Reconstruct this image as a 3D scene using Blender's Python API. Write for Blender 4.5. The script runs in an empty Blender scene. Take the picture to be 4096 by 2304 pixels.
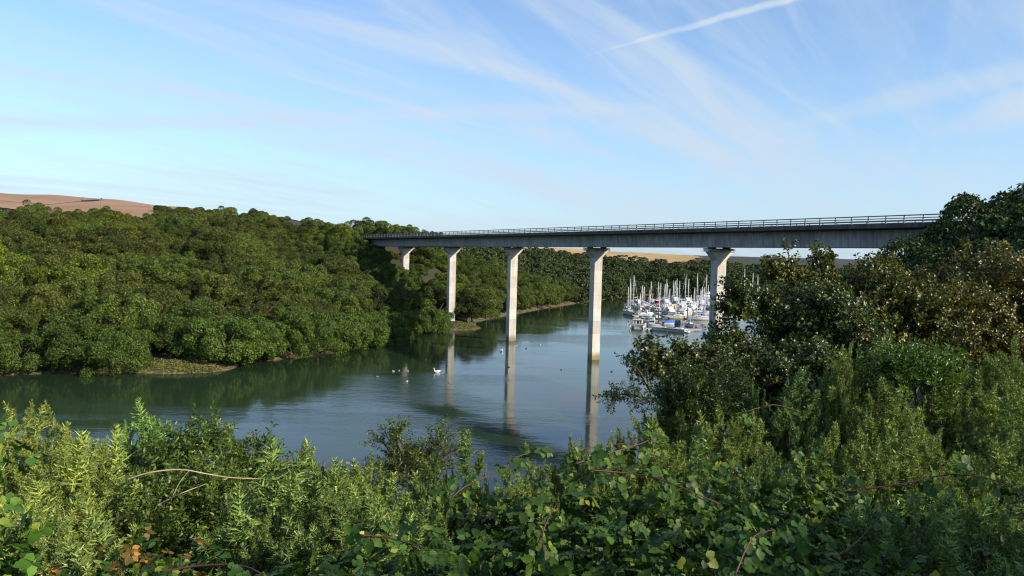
import bpy, math, random
import numpy as np
from mathutils import Vector, Matrix, Euler

# ------------------------------------------------------------------ camera, light, exposure
scene = bpy.context.scene
col = scene.collection
CAM_Z = 22.0
FPX = 760.0                       # focal length in pixels of a 1024 wide picture
PITCH, ROLL = math.radians(2.75), math.radians(1.45)
cam_data = bpy.data.cameras.new('camera')
cam_data.sensor_width = 36.0
cam_data.lens = 36.0 * FPX / 1024.0
cam_data.clip_start = 0.1
cam_data.clip_end = 30000.0
cam = bpy.data.objects.new('camera', cam_data)
col.objects.link(cam)
CAM_R = Euler((math.pi / 2 - PITCH, 0, 0)).to_matrix() @ Matrix.Rotation(ROLL, 3, 'Z')
cam.matrix_world = Matrix.Translation((0, 0, CAM_Z)) @ CAM_R.to_4x4()
scene.camera = cam

SUN_EL = math.radians(25.0)
SUN_AZ = Vector((0.87, -0.49, 0)).normalized()
SUN_DIR = (SUN_AZ * math.cos(SUN_EL) + Vector((0, 0, math.sin(SUN_EL)))).normalized()
sun_data = bpy.data.lights.new('sun', 'SUN')
sun_data.energy = 5.0
sun_data.angle = math.radians(0.53)
sun_data.color = (1.0, 0.89, 0.72)
sun = bpy.data.objects.new('sun', sun_data)
sun.rotation_euler = (-SUN_DIR).to_track_quat('-Z', 'Y').to_euler()
sun.location = (60, -60, 120)
col.objects.link(sun)

scene.view_settings.view_transform = 'Standard'
scene.view_settings.look = 'None'
scene.view_settings.gamma = 1.0
scene.view_settings.use_curve_mapping = False
scene.view_settings.exposure = 0.5
scene.render.engine = 'CYCLES'
scene.cycles.max_bounces = 6
scene.cycles.diffuse_bounces = 3
scene.cycles.glossy_bounces = 3
scene.cycles.transmission_bounces = 3
scene.cycles.transparent_max_bounces = 4
scene.cycles.caustics_reflective = False
scene.cycles.caustics_refractive = False
scene.cycles.use_denoising = True
scene.cycles.denoiser = 'OPENIMAGEDENOISE'
scene.cycles.filter_width = 1.2


def ray(px, py):
    """direction of sight for a position on the 1024 x 576 frame, in world space"""
    return CAM_R @ Vector(((px - 512) / FPX, -(py - 288) / FPX, -1))


def at(px, py, dist):
    d = ray(px, py)
    return Vector((0, 0, CAM_Z)) + d * (dist / d.y)


def on_level(px, py, z=0.0):
    d = ray(px, py)
    return Vector((0, 0, CAM_Z)) + d * ((z - CAM_Z) / d.z)


# ------------------------------------------------------------------ sky
world = bpy.data.worlds.new('World')
scene.world = world
world.use_nodes = True
wn, wl = world.node_tree.nodes, world.node_tree.links
wn.clear()


def wnode(kind, **kw):
    n = wn.new(kind)
    for k, v in kw.items():
        setattr(n, k, v)
    return n


def wmath(op, a, b=None, clamp=False):
    n = wnode('ShaderNodeMath', operation=op, use_clamp=clamp)
    for i, v in enumerate((a, b)):
        if v is None:
            continue
        if isinstance(v, (int, float)):
            n.inputs[i].default_value = v
        else:
            wl.new(v, n.inputs[i])
    return n.outputs[0]


def wsmooth(v, lo, hi):
    n = wnode('ShaderNodeMapRange', interpolation_type='SMOOTHSTEP')
    wl.new(v, n.inputs[0])
    n.inputs[1].default_value, n.inputs[2].default_value = lo, hi
    return n.outputs[0]


sky = wnode('ShaderNodeTexSky', sky_type='NISHITA')
sky.sun_disc = False
sky.sun_elevation = SUN_EL
sky.sun_rotation = math.atan2(SUN_DIR.x, SUN_DIR.y)
sky.altitude = 50
sky.air_density = 1.0
sky.dust_density = 0.6
sky.ozone_density = 1.6
tc = wnode('ShaderNodeTexCoord')
GEN = tc.outputs['Generated']
sep = wnode('ShaderNodeSeparateXYZ')
wl.new(GEN, sep.inputs[0])
zc = wmath('MAXIMUM', sep.outputs[2], 0.0)
den = wmath('ADD', zc, 0.16)
comb = wnode('ShaderNodeCombineXYZ')
wl.new(wmath('DIVIDE', sep.outputs[0], den), comb.inputs[0])
wl.new(wmath('DIVIDE', sep.outputs[1], den), comb.inputs[1])


def cirrus(rot, scale, nscale, lo, hi, seed, dist=1.2):
    turn = wnode('ShaderNodeMapping')                # first turned so that the streaks run that way, then stretched
    turn.inputs['Rotation'].default_value = (0, 0, math.radians(-rot))
    wl.new(comb.outputs[0], turn.inputs[0])
    mp = wnode('ShaderNodeMapping')
    mp.inputs['Scale'].default_value = scale
    mp.inputs['Location'].default_value = (seed, seed * 1.7, seed * .3)
    wl.new(turn.outputs[0], mp.inputs[0])
    no = wnode('ShaderNodeTexNoise')
    no.inputs['Scale'].default_value = nscale
    no.inputs['Detail'].default_value = 9
    no.inputs['Roughness'].default_value = 0.52
    no.inputs['Distortion'].default_value = dist
    wl.new(mp.outputs[0], no.inputs['Vector'])
    return wsmooth(no.outputs[0], lo, hi)


c1 = cirrus(42, (0.34, 1.7, 1), 1.5, 0.36, 0.70, 3.1, 0.9)
c2 = cirrus(58, (0.30, 1.9, 1), 2.4, 0.42, 0.80, 8.4, 1.4)
c3 = cirrus(10, (0.5, 0.8, 1), 0.8, 0.26, 0.60, 1.2, 0.5)
veil = wmath('ADD', wmath('MULTIPLY', wmath('MULTIPLY', c1, c3), 0.74), wmath('MULTIPLY', c2, 0.38), True)
veil = wmath('ADD', wmath('MULTIPLY', veil, 0.85), wmath('MULTIPLY', c3, 0.10), True)


def contrail(p0, p1, width, fuzz, strength, fade, wob):
    """a vapour trail: a band along the great circle through two directions of the sky"""
    a, b = ray(*p0).normalized(), ray(*p1).normalized()
    n = a.cross(b).normalized()
    along = (b - a).normalized()
    no = wnode('ShaderNodeTexNoise')
    no.inputs['Scale'].default_value = wob
    no.inputs['Detail'].default_value = 5
    wl.new(GEN, no.inputs['Vector'])
    d1 = wnode('ShaderNodeVectorMath', operation='DOT_PRODUCT')
    wl.new(GEN, d1.inputs[0])
    d1.inputs[1].default_value = n
    d2 = wnode('ShaderNodeVectorMath', operation='DOT_PRODUCT')
    wl.new(GEN, d2.inputs[0])
    d2.inputs[1].default_value = along
    s0, s1 = a.dot(along), b.dot(along)
    t = wsmooth(d2.outputs['Value'], s0, s0 + (s1 - s0) * fade)
    off = wmath('ABSOLUTE', wmath('ADD', d1.outputs['Value'], wmath('MULTIPLY', wmath('SUBTRACT', no.outputs[0], 0.5), fuzz)))
    wide = wmath('MULTIPLY', wmath('ADD', t, 0.25), width)
    core = wsmooth(wmath('DIVIDE', off, wide), 1.0, 0.15)
    return wmath('MULTIPLY', wmath('MULTIPLY', core, t), strength)


trail = contrail((548, 66), (800, -4), 0.0050, 0.0075, 0.62, 0.8, 26)
trail = wmath('MAXIMUM', trail, contrail((735, 138), (1040, 66), 0.016, 0.008, 0.34, 0.6, 14))
trail = wmath('MAXIMUM', trail, contrail((905, 142), (1040, 100), 0.024, 0.012, 0.50, 0.9, 9))
trail = wmath('MAXIMUM', trail, contrail((700, 106), (505, 112), 0.012, 0.008, 0.28, 0.7, 10))
allc = wmath('ADD', veil, trail, True)
low = wsmooth(sep.outputs[2], 0.30, -0.02)          # moist air thickening towards the horizon
lowmix = wmath('MULTIPLY', low, 0.62)
m0 = wnode('ShaderNodeMixRGB', blend_type='MULTIPLY')
m0.inputs[0].default_value = 1.0
wl.new(sky.outputs[0], m0.inputs[1])
m0.inputs[2].default_value = (1.22, 1.46, 1.72, 1)
m1 = wnode('ShaderNodeMixRGB')
wl.new(lowmix, m1.inputs[0])
wl.new(m0.outputs[0], m1.inputs[1])
m1.inputs[2].default_value = (3.7, 5.25, 6.9, 1)
m2 = wnode('ShaderNodeMixRGB')
wl.new(allc, m2.inputs[0])
wl.new(m1.outputs[0], m2.inputs[1])
m2.inputs[2].default_value = (5.0, 5.9, 6.9, 1)
bg = wnode('ShaderNodeBackground')
bg.inputs[1].default_value = 0.090
wl.new(m2.outputs[0], bg.inputs[0])
wo = wnode('ShaderNodeOutputWorld')
wl.new(bg.outputs[0], wo.inputs[0])

# ------------------------------------------------------------------ helpers: tags, meshes, materials
rng = np.random.default_rng(11)
random.seed(5)


def tag(o, label=None, cat=None, group=None, kind=None):
    if label: o['label'] = label
    if cat: o['category'] = cat
    if group: o['group'] = group
    if kind: o['kind'] = kind
    return o


def empty(name, loc, rz=0.0):
    o = bpy.data.objects.new(name, None)
    o.location = loc
    o.rotation_euler = (0, 0, rz)
    o.empty_display_size = 0.2
    col.objects.link(o)
    return o


def link(name, mesh, parent=None, loc=None, rot=None, scale=None, color=None):
    o = bpy.data.objects.new(name, mesh)
    if loc is not None: o.location = loc
    if rot is not None: o.rotation_euler = rot
    if scale is not None: o.scale = scale if hasattr(scale, '__len__') else (scale,) * 3
    if color is not None: o.color = (*color, 1)
    if parent is not None: o.parent = parent
    col.objects.link(o)
    return o


def tri_mesh(name, V, T, mat=None, smooth=False):
    me = bpy.data.meshes.new(name)
    V = np.asarray(V, np.float32); T = np.asarray(T, np.int32)
    me.vertices.add(len(V)); me.vertices.foreach_set('co', V.ravel())
    me.loops.add(T.size); me.loops.foreach_set('vertex_index', T.ravel())
    me.polygons.add(len(T))
    me.polygons.foreach_set('loop_start', np.arange(0, T.size, T.shape[1], dtype=np.int32))
    me.polygons.foreach_set('loop_total', np.full(len(T), T.shape[1], np.int32))
    if smooth: me.polygons.foreach_set('use_smooth', np.ones(len(T), bool))
    if mat: me.materials.append(mat)
    me.update(calc_edges=True)
    return me


class MB:
    """collects boxes, tubes and lofts; mesh() makes one mesh of them"""
    def __init__(s): s.v, s.f = [], []

    def add(s, v, f):
        k = len(s.v)
        s.v += [tuple(p) for p in v]
        s.f += [tuple(i + k for i in q) for q in f]
        return s

    def box(s, c, d, rz=0.0, taper=1.0):
        x, y, z = d[0] / 2, d[1] / 2, d[2] / 2
        cs, sn = math.cos(rz), math.sin(rz)
        vs = []
        for sz in (-1, 1):
            k = taper if sz > 0 else 1.0
            for sx, sy in ((-1, -1), (1, -1), (1, 1), (-1, 1)):
                a, b = sx * x * k, sy * y * k
                vs.append((c[0] + a * cs - b * sn, c[1] + a * sn + b * cs, c[2] + sz * z))
        return s.add(vs, [(3, 2, 1, 0), (4, 5, 6, 7), (0, 1, 5, 4), (1, 2, 6, 5), (2, 3, 7, 6), (3, 0, 4, 7)])

    def tube(s, pts, rad, n=6):
        pts = [Vector(p) for p in pts]
        if not hasattr(rad, '__len__'): rad = [rad] * len(pts)
        vs, fs = [], []
        up = Vector((0.31, 0.17, 0.93))
        for i, p in enumerate(pts):
            t = (pts[min(i + 1, len(pts) - 1)] - pts[max(i - 1, 0)]).normalized()
            a = t.cross(up)
            if a.length < 1e-3: a = t.cross(Vector((1, 0, 0)))
            a.normalize(); b = t.cross(a)
            for k in range(n):
                q = 2 * math.pi * k / n
                vs.append(p + (a * math.cos(q) + b * math.sin(q)) * rad[i])
        for i in range(len(pts) - 1):
            for k in range(n):
                k2 = (k + 1) % n
                fs.append((i * n + k, i * n + k2, (i + 1) * n + k2, (i + 1) * n + k))
        fs.append(tuple(range(n - 1, -1, -1)))
        fs.append(tuple(range((len(pts) - 1) * n, len(pts) * n)))
        return s.add(vs, fs)

    def loft(s, rings, closed=True, cap=True):
        n = len(rings[0]); vs = [p for r in rings for p in r]; fs = []
        for i in range(len(rings) - 1):
            for k in range(n if closed else n - 1):
                k2 = (k + 1) % n
                fs.append((i * n + k, i * n + k2, (i + 1) * n + k2, (i + 1) * n + k))
        if cap:
            fs.append(tuple(range(n - 1, -1, -1)))
            fs.append(tuple(range((len(rings) - 1) * n, len(rings) * n)))
        return s.add(vs, fs)

    def mesh(s, name, mat=None, smooth=False):
        me = bpy.data.meshes.new(name)
        me.from_pydata(s.v, [], s.f)
        if mat: me.materials.append(mat)
        if smooth: me.polygons.foreach_set('use_smooth', np.ones(len(me.polygons), bool))
        me.update()
        return me

    def obj(s, name, mat, parent=None, smooth=False, **kw):
        return link(name, s.mesh(name, mat, smooth), parent, **kw)


def mat_new(name):
    m = bpy.data.materials.new(name)
    m.use_nodes = True
    nt = m.node_tree
    nt.nodes.clear()
    out = nt.nodes.new('ShaderNodeOutputMaterial')
    return m, nt.nodes, nt.links, out


def N(nodes, kind, **kw):
    n = nodes.new(kind)
    for k, v in kw.items():
        if k.startswith('_'):
            n.inputs[int(k[1:]) if k[1:].isdigit() else k[1:]].default_value = v
        else:
            setattr(n, k, v)
    return n


def ramp(nodes, stops, interp='LINEAR'):
    n = nodes.new('ShaderNodeValToRGB')
    n.color_ramp.interpolation = interp
    e = n.color_ramp.elements
    while len(e) < len(stops): e.new(0.5)
    for i, (p, c) in enumerate(stops):
        e[i].position = p
        e[i].color = (*c, 1) if len(c) == 3 else c
    return n


def surface(name, c1, c2=None, rough=0.7, nscale=3.0, bump=0.0, bscale=20.0, spec=0.4, obj_tint=False, coat=0.0, coords='Object', metal=0.0):
    """a plain procedural surface: two tones mixed by noise, optional fine relief, optional per-object colour"""
    m, n, l, out = mat_new(name)
    p = N(n, 'ShaderNodeBsdfPrincipled')
    p.inputs['Roughness'].default_value = rough
    p.inputs['Specular IOR Level'].default_value = spec
    p.inputs['Coat Weight'].default_value = coat
    p.inputs['Metallic'].default_value = metal
    t = N(n, 'ShaderNodeTexCoord')
    no = N(n, 'ShaderNodeTexNoise')
    no.inputs['Scale'].default_value = nscale
    no.inputs['Detail'].default_value = 6
    l.new(t.outputs[coords], no.inputs['Vector'])
    r = ramp(n, [(0.3, c1), (0.7, c2 or c1)])
    l.new(no.outputs[0], r.inputs[0])
    last = r.outputs[0]
    if obj_tint:
        oi = N(n, 'ShaderNodeObjectInfo')
        mx = N(n, 'ShaderNodeMixRGB', blend_type='MULTIPLY', _0=1.0)
        l.new(last, mx.inputs[1]); l.new(oi.outputs['Color'], mx.inputs[2])
        last = mx.outputs[0]
    l.new(last, p.inputs['Base Color'])
    if bump:
        nb = N(n, 'ShaderNodeTexNoise')
        nb.inputs['Scale'].default_value = bscale
        nb.inputs['Detail'].default_value = 5
        l.new(t.outputs[coords], nb.inputs['Vector'])
        b = N(n, 'ShaderNodeBump')
        b.inputs['Strength'].default_value = bump
        b.inputs['Distance'].default_value = 0.05
        l.new(nb.outputs[0], b.inputs['Height']); l.new(b.outputs[0], p.inputs['Normal'])
    l.new(p.outputs[0], out.inputs[0])
    return m


def leaf_mat(name, stops, trans=0.3, rough=0.45, spec=0.35, obj_tint=True, tcol=(1.5, 1.6, 0.5)):
    """leaves: tone differs leaf by leaf, light comes through from behind"""
    m, n, l, out = mat_new(name)
    g = N(n, 'ShaderNodeNewGeometry')
    r = ramp(n, stops)
    l.new(g.outputs['Random Per Island'], r.inputs[0])
    last = r.outputs[0]
    if obj_tint:
        oi = N(n, 'ShaderNodeObjectInfo')
        mx = N(n, 'ShaderNodeMixRGB', blend_type='MULTIPLY', _0=1.0)
        l.new(last, mx.inputs[1]); l.new(oi.outputs['Color'], mx.inputs[2])
        last = mx.outputs[0]
    p = N(n, 'ShaderNodeBsdfPrincipled')
    p.inputs['Roughness'].default_value = rough
    p.inputs['Specular IOR Level'].default_value = spec
    l.new(last, p.inputs['Base Color'])
    tr = N(n, 'ShaderNodeBsdfTranslucent')
    tm = N(n, 'ShaderNodeMixRGB', blend_type='MULTIPLY', _0=1.0)
    l.new(last, tm.inputs[1]); tm.inputs[2].default_value = (*tcol, 1)
    l.new(tm.outputs[0], tr.inputs[0])
    mx2 = N(n, 'ShaderNodeMixShader')
    mx2.inputs[0].default_value = trans
    l.new(p.outputs[0], mx2.inputs[1]); l.new(tr.outputs[0], mx2.inputs[2])
    l.new(mx2.outputs[0], out.inputs[0])
    return m


# ------------------------------------------------------------------ the lie of the land
WATER = np.array([
    (-600, 60), (-400, 28), (-200, 78), (-120, 104), (-95, 116), (-82, 121), (-74, 125), (-67, 126), (-63, 127), (-57, 127),
    (-51, 129), (-49, 133), (-50, 140), (-43, 147), (-38, 154), (-33, 165), (-30.5, 178), (-27, 190), (-22.5, 201), (-17, 207), (-11.5, 209.5),
    (-8.5, 214), (-10, 222), (-11, 232), (-6, 248), (2, 268), (12, 295), (24, 322), (41, 359), (61, 394), (67, 398), (70, 412), (82, 424),
    (112, 420), (200, 416), (300, 424), (520, 430), (520, 240), (260, 216), (150, 187), (100, 164), (74, 140), (56, 122),
    (45, 106), (36, 90), (22, 72), (0, 60), (-30, 56), (-80, 48), (-150, 28), (-400, -40), (-600, -60)], float)
ABUT = Vector((0.507, -0.862)).normalized()      # bridge axis, towards the near end
NEAR = Vector((-0.862, -0.507)).normalized()     # side of the bridge that faces the camera
BR0 = Vector((0.0, 187.0))                       # the middle pier
SPAN = 34.2


def br_xy(t, n=0.0):
    p = BR0 + ABUT * (t - 2) * SPAN + NEAR * n
    return p.x, p.y


def deck_z(t):
    return 22.75 + 0.20 * t                      # underside of the girder


def shore(x, y):
    """distance from the water's edge, positive on land"""
    x = np.asarray(x, float); y = np.asarray(y, float)
    d = np.full(x.shape, 1e9); inside = np.zeros(x.shape, bool)
    for i in range(len(WATER)):
        (ax, ay), (bx, by) = WATER[i], WATER[(i + 1) % len(WATER)]
        ex, ey = bx - ax, by - ay
        t = np.clip(((x - ax) * ex + (y - ay) * ey) / (ex * ex + ey * ey), 0, 1)
        d = np.minimum(d, np.hypot(x - ax - t * ex, y - ay - t * ey))
        c = (ay > y) != (by > y)
        with np.errstate(divide='ignore', invalid='ignore'):
            inside ^= c & (x < (bx - ax) * (y - ay) / (by - ay if by != ay else 1e-9) + ax)
    return np.where(inside, -d, d)


def sstep(a, b, v):
    t = np.clip((v - a) / (b - a), 0, 1)
    return t * t * (3 - 2 * t)


def bumps(x, y):
    return (np.sin(x * .061 + 1.3) * np.cos(y * .047 + .4) * .9 + np.sin(x * .13 + y * .11) * .45 + np.sin(x * .021 - y * .017 + 2) * 1.6)


def land(x, y, s=None):
    x = np.asarray(x, float); y = np.asarray(y, float)
    if s is None: s = shore(x, y)
    sp = np.maximum(s, 0)
    near = (y < 62 + np.maximum(0, x) * .9) & (y < 240)
    # far side: wooded valley flank that reaches a plateau
    right = sstep(-30, 90, x); close = 1 - sstep(470, 640, y)
    plat = 19.6 - 8.2 * right * close
    plat = plat + 30 * np.exp(-(((x + 330) / 215) ** 2 + ((y - 500) / 240) ** 2))
    plat = plat + 6.0 * np.exp(-(((x + 110) / 90) ** 2 + ((y - 460) / 110) ** 2))
    plat = plat + 5.5 * np.exp(-(((x - 60) / 120) ** 2 + ((y - 720) / 110) ** 2))
    far = np.hypot(x, y)
    plat = plat + sstep(900, 3000, far) * (6 + 7 * np.sin(x * .0011 + 1) * np.cos(y * .0009))
    zf = 0.7 * (1 - np.exp(-sp / 1.5)) + (plat - .7) * (1 - np.exp(-(sp / 62) ** 1.35)) + bumps(x, y) * sstep(10, 60, sp) * .7
    # near side: the steep bank the camera stands on
    zn = 0.5 * (1 - np.exp(-sp / 1.5)) + 19.9 * np.clip(sp / 57, 0, 1) ** 0.95
    zn = zn + sstep(57, 140, sp) * 4 + .12 * bumps(x * 6, y * 6) * sstep(3, 30, sp)
    z = np.where(near, zn, zf)
    # causeways that carry the road to both ends of the bridge
    rx, ry = x - BR0.x, y - BR0.y
    t = (rx * ABUT.x + ry * ABUT.y) / SPAN + 2
    p = np.abs(rx * NEAR.x + ry * NEAR.y)
    for sgn, t0 in ((1, 5.5), (-1, -0.72)):
        over = (t - t0) * sgn * SPAN
        ze = 25.0 + .2 * t0 - np.maximum(0, p - 7) * .62 - np.maximum(0, -over) * .75 - np.maximum(0, over - 90) * .2
        z = np.where(s > 1.0, np.maximum(z, np.where(over > 0, ze, np.minimum(ze, 22.0))), z)
        z = np.where((p < 9) & (over > 0), np.minimum(z, 25.1 + .2 * t0), z)
    # the road side clearing under the deck stays below it
    z = np.where((p < 8) & (t > -0.72) & (t < 5.5), np.minimum(z, 19.5), z)
    return np.where(s <= 0, -0.12 + np.maximum(s, -20) * .16, z)


def land1(x, y):
    return float(land(np.array([x]), np.array([y]))[0])


def axis(lo, hi, step, far_lo, far_hi, grow=1.16):
    a = list(np.arange(lo, hi + .1, step)); d = step
    while a[-1] < far_hi: d *= grow; a.append(a[-1] + d)
    d = step
    while a[0] > far_lo: d *= grow; a.insert(0, a[0] - d)
    return np.array(a)


def sheet(xs, ys, zfun):
    X, Y = np.meshgrid(xs, ys)
    Z = zfun(X.ravel(), Y.ravel())
    V = np.stack([X.ravel(), Y.ravel(), Z], 1)
    nx, ny = len(xs), len(ys)
    i = (np.arange(ny - 1)[:, None] * nx + np.arange(nx - 1)[None]).ravel()
    return V, np.stack([i, i + 1, i + nx + 1, i + nx], 1)


# ground material: leaf mould and rough grass, tidal mud by the water
m_ground, n, l, out = mat_new('ground')
geo = N(n, 'ShaderNodeNewGeometry'); sp_ = N(n, 'ShaderNodeSeparateXYZ')
l.new(geo.outputs['Position'], sp_.inputs[0])
no = N(n, 'ShaderNodeTexNoise'); no.inputs['Scale'].default_value = .35; no.inputs['Detail'].default_value = 8
l.new(geo.outputs['Position'], no.inputs['Vector'])
r1 = ramp(n, [(.3, (.018, .022, .009)), (.55, (.032, .028, .014)), (.75, (.03, .045, .014))])
l.new(no.outputs[0], r1.inputs[0])
no2 = N(n, 'ShaderNodeTexNoise'); no2.inputs['Scale'].default_value = 1.4; no2.inputs['Detail'].default_value = 8
l.new(geo.outputs['Position'], no2.inputs['Vector'])
r2 = ramp(n, [(.32, (.06, .047, .03)), (.5, (.10, .08, .05)), (.62, (.17, .18, .045)), (.8, (.22, .23, .06))])
l.new(no2.outputs[0], r2.inputs[0])
hm = N(n, 'ShaderNodeMath', operation='MULTIPLY_ADD'); hm.inputs[1].default_value = 1.6; 
l.new(no2.outputs[0], hm.inputs[0]); l.new(sp_.outputs[2], hm.inputs[2])
mr = N(n, 'ShaderNodeMapRange'); mr.inputs[1].default_value = 1.3; mr.inputs[2].default_value = 2.3
l.new(hm.outputs[0], mr.inputs[0])
mx = N(n, 'ShaderNodeMixRGB'); l.new(mr.outputs[0], mx.inputs[0]); l.new(r2.outputs[0], mx.inputs[1]); l.new(r1.outputs[0], mx.inputs[2])
p = N(n, 'ShaderNodeBsdfPrincipled'); p.inputs['Roughness'].default_value = .85
l.new(mx.outputs[0], p.inputs['Base Color'])
b = N(n, 'ShaderNodeBump'); b.inputs['Strength'].default_value = .8; b.inputs['Distance'].default_value = .25
l.new(no2.outputs[0], b.inputs['Height']); l.new(b.outputs[0], p.inputs['Normal'])
l.new(p.outputs[0], out.inputs[0])

gx = axis(-150, 170, 2.0, -9000, 9000, 1.13)
gy = axis(-30, 440, 2.0, -400, 12000, 1.13)
V, Q = sheet(gx, gy, land)
ground = link('ground', tri_mesh('ground', V, Q, m_ground, smooth=True))
tag(ground, kind='structure')


def field(name, outline, mat, lift, step=5.0):
    """a cultivated field: a sheet draped over the land inside its hedge line"""
    o = np.array(outline, float)
    xs = np.arange(o[:, 0].min(), o[:, 0].max() + step, step); ys = np.arange(o[:, 1].min(), o[:, 1].max() + step, step)
    V, Q = sheet(xs, ys, lambda x, y: land(x, y) + lift)
    c = V[Q].mean(1); ins = np.zeros(len(c), bool)
    for i in range(len(o)):
        (ax, ay), (bx, by) = o[i], o[(i + 1) % len(o)]
        k = (ay > c[:, 1]) != (by > c[:, 1])
        ins ^= k & (c[:, 0] < (bx - ax) * (c[:, 1] - ay) / (by - ay if by != ay else 1e-9) + ax)
    Q = Q[ins]
    used = np.unique(Q); remap = np.full(len(V), -1); remap[used] = np.arange(len(used))
    return tag(link(name, tri_mesh(name, V[used], remap[Q], mat, smooth=True)), kind='structure')


def field_mat(name, a, b_, c, freq, rot):
    m, n, l, out = mat_new(name)
    geo = N(n, 'ShaderNodeNewGeometry')
    mp = N(n, 'ShaderNodeMapping'); mp.inputs['Rotation'].default_value = (0, 0, rot)
    l.new(geo.outputs['Position'], mp.inputs[0])
    wv = N(n, 'ShaderNodeTexWave'); wv.inputs['Scale'].default_value = freq; wv.inputs['Distortion'].default_value = 2.5; wv.inputs['Detail'].default_value = 4
    l.new(mp.outputs[0], wv.inputs['Vector'])
    no = N(n, 'ShaderNodeTexNoise'); no.inputs['Scale'].default_value = .03; no.inputs['Detail'].default_value = 9
    l.new(geo.outputs['Position'], no.inputs['Vector'])
    r = ramp(n, [(.3, a), (.55, b_), (.75, c)]); l.new(no.outputs[0], r.inputs[0])
    mx = N(n, 'ShaderNodeMixRGB', blend_type='MULTIPLY'); mx.inputs[0].default_value = .35
    r2 = ramp(n, [(.2, (.75, .75, .75)), (.7, (1, 1, 1))]); l.new(wv.outputs[0], r2.inputs[0])
    l.new(r.outputs[0], mx.inputs[1]); l.new(r2.outputs[0], mx.inputs[2])
    p = N(n, 'ShaderNodeBsdfPrincipled'); p.inputs['Roughness'].default_value = .95; p.inputs['Specular IOR Level'].default_value = .1
    l.new(mx.outputs[0], p.inputs['Base Color']); l.new(p.outputs[0], out.inputs[0])
    return m


field('ploughed_field', [(-470, 330), (-200, 345), (-150, 400), (-120, 560), (-170, 720), (-560, 760)],
      field_mat('ploughed_soil', (.27, .165, .105), (.32, .20, .13), (.36, .235, .155), .05, .4), .45)
field('stubble_field', [(5, 545), (118, 548), (150, 600), (150, 760), (60, 800), (-30, 700)],
      field_mat('stubble', (.40, .27, .125), (.48, .33, .155), (.52, .37, .19), .035, 1.1), .45)

# ------------------------------------------------------------------ water
m_water, n, l, out = mat_new('creek_water')
geo = N(n, 'ShaderNodeNewGeometry')
p = N(n, 'ShaderNodeBsdfPrincipled')
p.inputs['IOR'].default_value = 1.333
p.inputs['Specular IOR Level'].default_value = .5
nb = N(n, 'ShaderNodeTexNoise'); nb.inputs['Scale'].default_value = .03; nb.inputs['Detail'].default_value = 3
l.new(geo.outputs['Position'], nb.inputs['Vector'])
rc = ramp(n, [(.35, (.015, .030, .012)), (.65, (.020, .038, .020))]); l.new(nb.outputs[0], rc.inputs[0])
l.new(rc.outputs[0], p.inputs['Base Color'])
patch = N(n, 'ShaderNodeTexNoise'); patch.inputs['Scale'].default_value = .022; patch.inputs['Detail'].default_value = 4; patch.inputs['Distortion'].default_value = 1.2
mpp = N(n, 'ShaderNodeMapping'); mpp.inputs['Scale'].default_value = (.7, 1.6, 1); mpp.inputs['Rotation'].default_value = (0, 0, .4)
l.new(geo.outputs['Position'], mpp.inputs[0]); l.new(mpp.outputs[0], patch.inputs['Vector'])
pm = N(n, 'ShaderNodeMapRange', interpolation_type='SMOOTHSTEP'); pm.inputs[1].default_value = .44; pm.inputs[2].default_value = .62
l.new(patch.outputs[0], pm.inputs[0])
w1 = N(n, 'ShaderNodeTexNoise'); w1.inputs['Scale'].default_value = 1.5; w1.inputs['Detail'].default_value = 3; w1.inputs['Distortion'].default_value = .6
mp1 = N(n, 'ShaderNodeMapping'); mp1.inputs['Scale'].default_value = (.55, 1.3, 1); mp1.inputs['Rotation'].default_value = (0, 0, .25)
l.new(geo.outputs['Position'], mp1.inputs[0]); l.new(mp1.outputs[0], w1.inputs['Vector'])
w2 = N(n, 'ShaderNodeTexNoise'); w2.inputs['Scale'].default_value = .35; w2.inputs['Detail'].default_value = 2
l.new(mp1.outputs[0], w2.inputs['Vector'])
hgt = N(n, 'ShaderNodeMath', operation='MULTIPLY_ADD'); hgt.inputs[1].default_value = 1.6
l.new(w2.outputs[0], hgt.inputs[0]); l.new(w1.outputs[0], hgt.inputs[2])
st = N(n, 'ShaderNodeMapRange'); st.inputs[3].default_value = .05; st.inputs[4].default_value = .22
l.new(pm.outputs[0], st.inputs[0])
bp = N(n, 'ShaderNodeBump'); bp.inputs['Distance'].default_value = .10
l.new(st.outputs[0], bp.inputs['Strength']); l.new(hgt.outputs[0], bp.inputs['Height'])
rg = N(n, 'ShaderNodeMapRange'); rg.inputs[3].default_value = .06; rg.inputs[4].default_value = .14
l.new(pm.outputs[0], rg.inputs[0]); l.new(rg.outputs[0], p.inputs['Roughness'])
l.new(bp.outputs[0], p.inputs['Normal']); l.new(p.outputs[0], out.inputs[0])
wx0, wx1, wy0, wy1 = -640, 540, -80, 450
tag(link('water', tri_mesh('water', [(wx0, wy0, 0), (wx1, wy0, 0), (wx1, wy1, 0), (wx0, wy1, 0)], [(0, 1, 2, 3)], m_water)), kind='structure')

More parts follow.
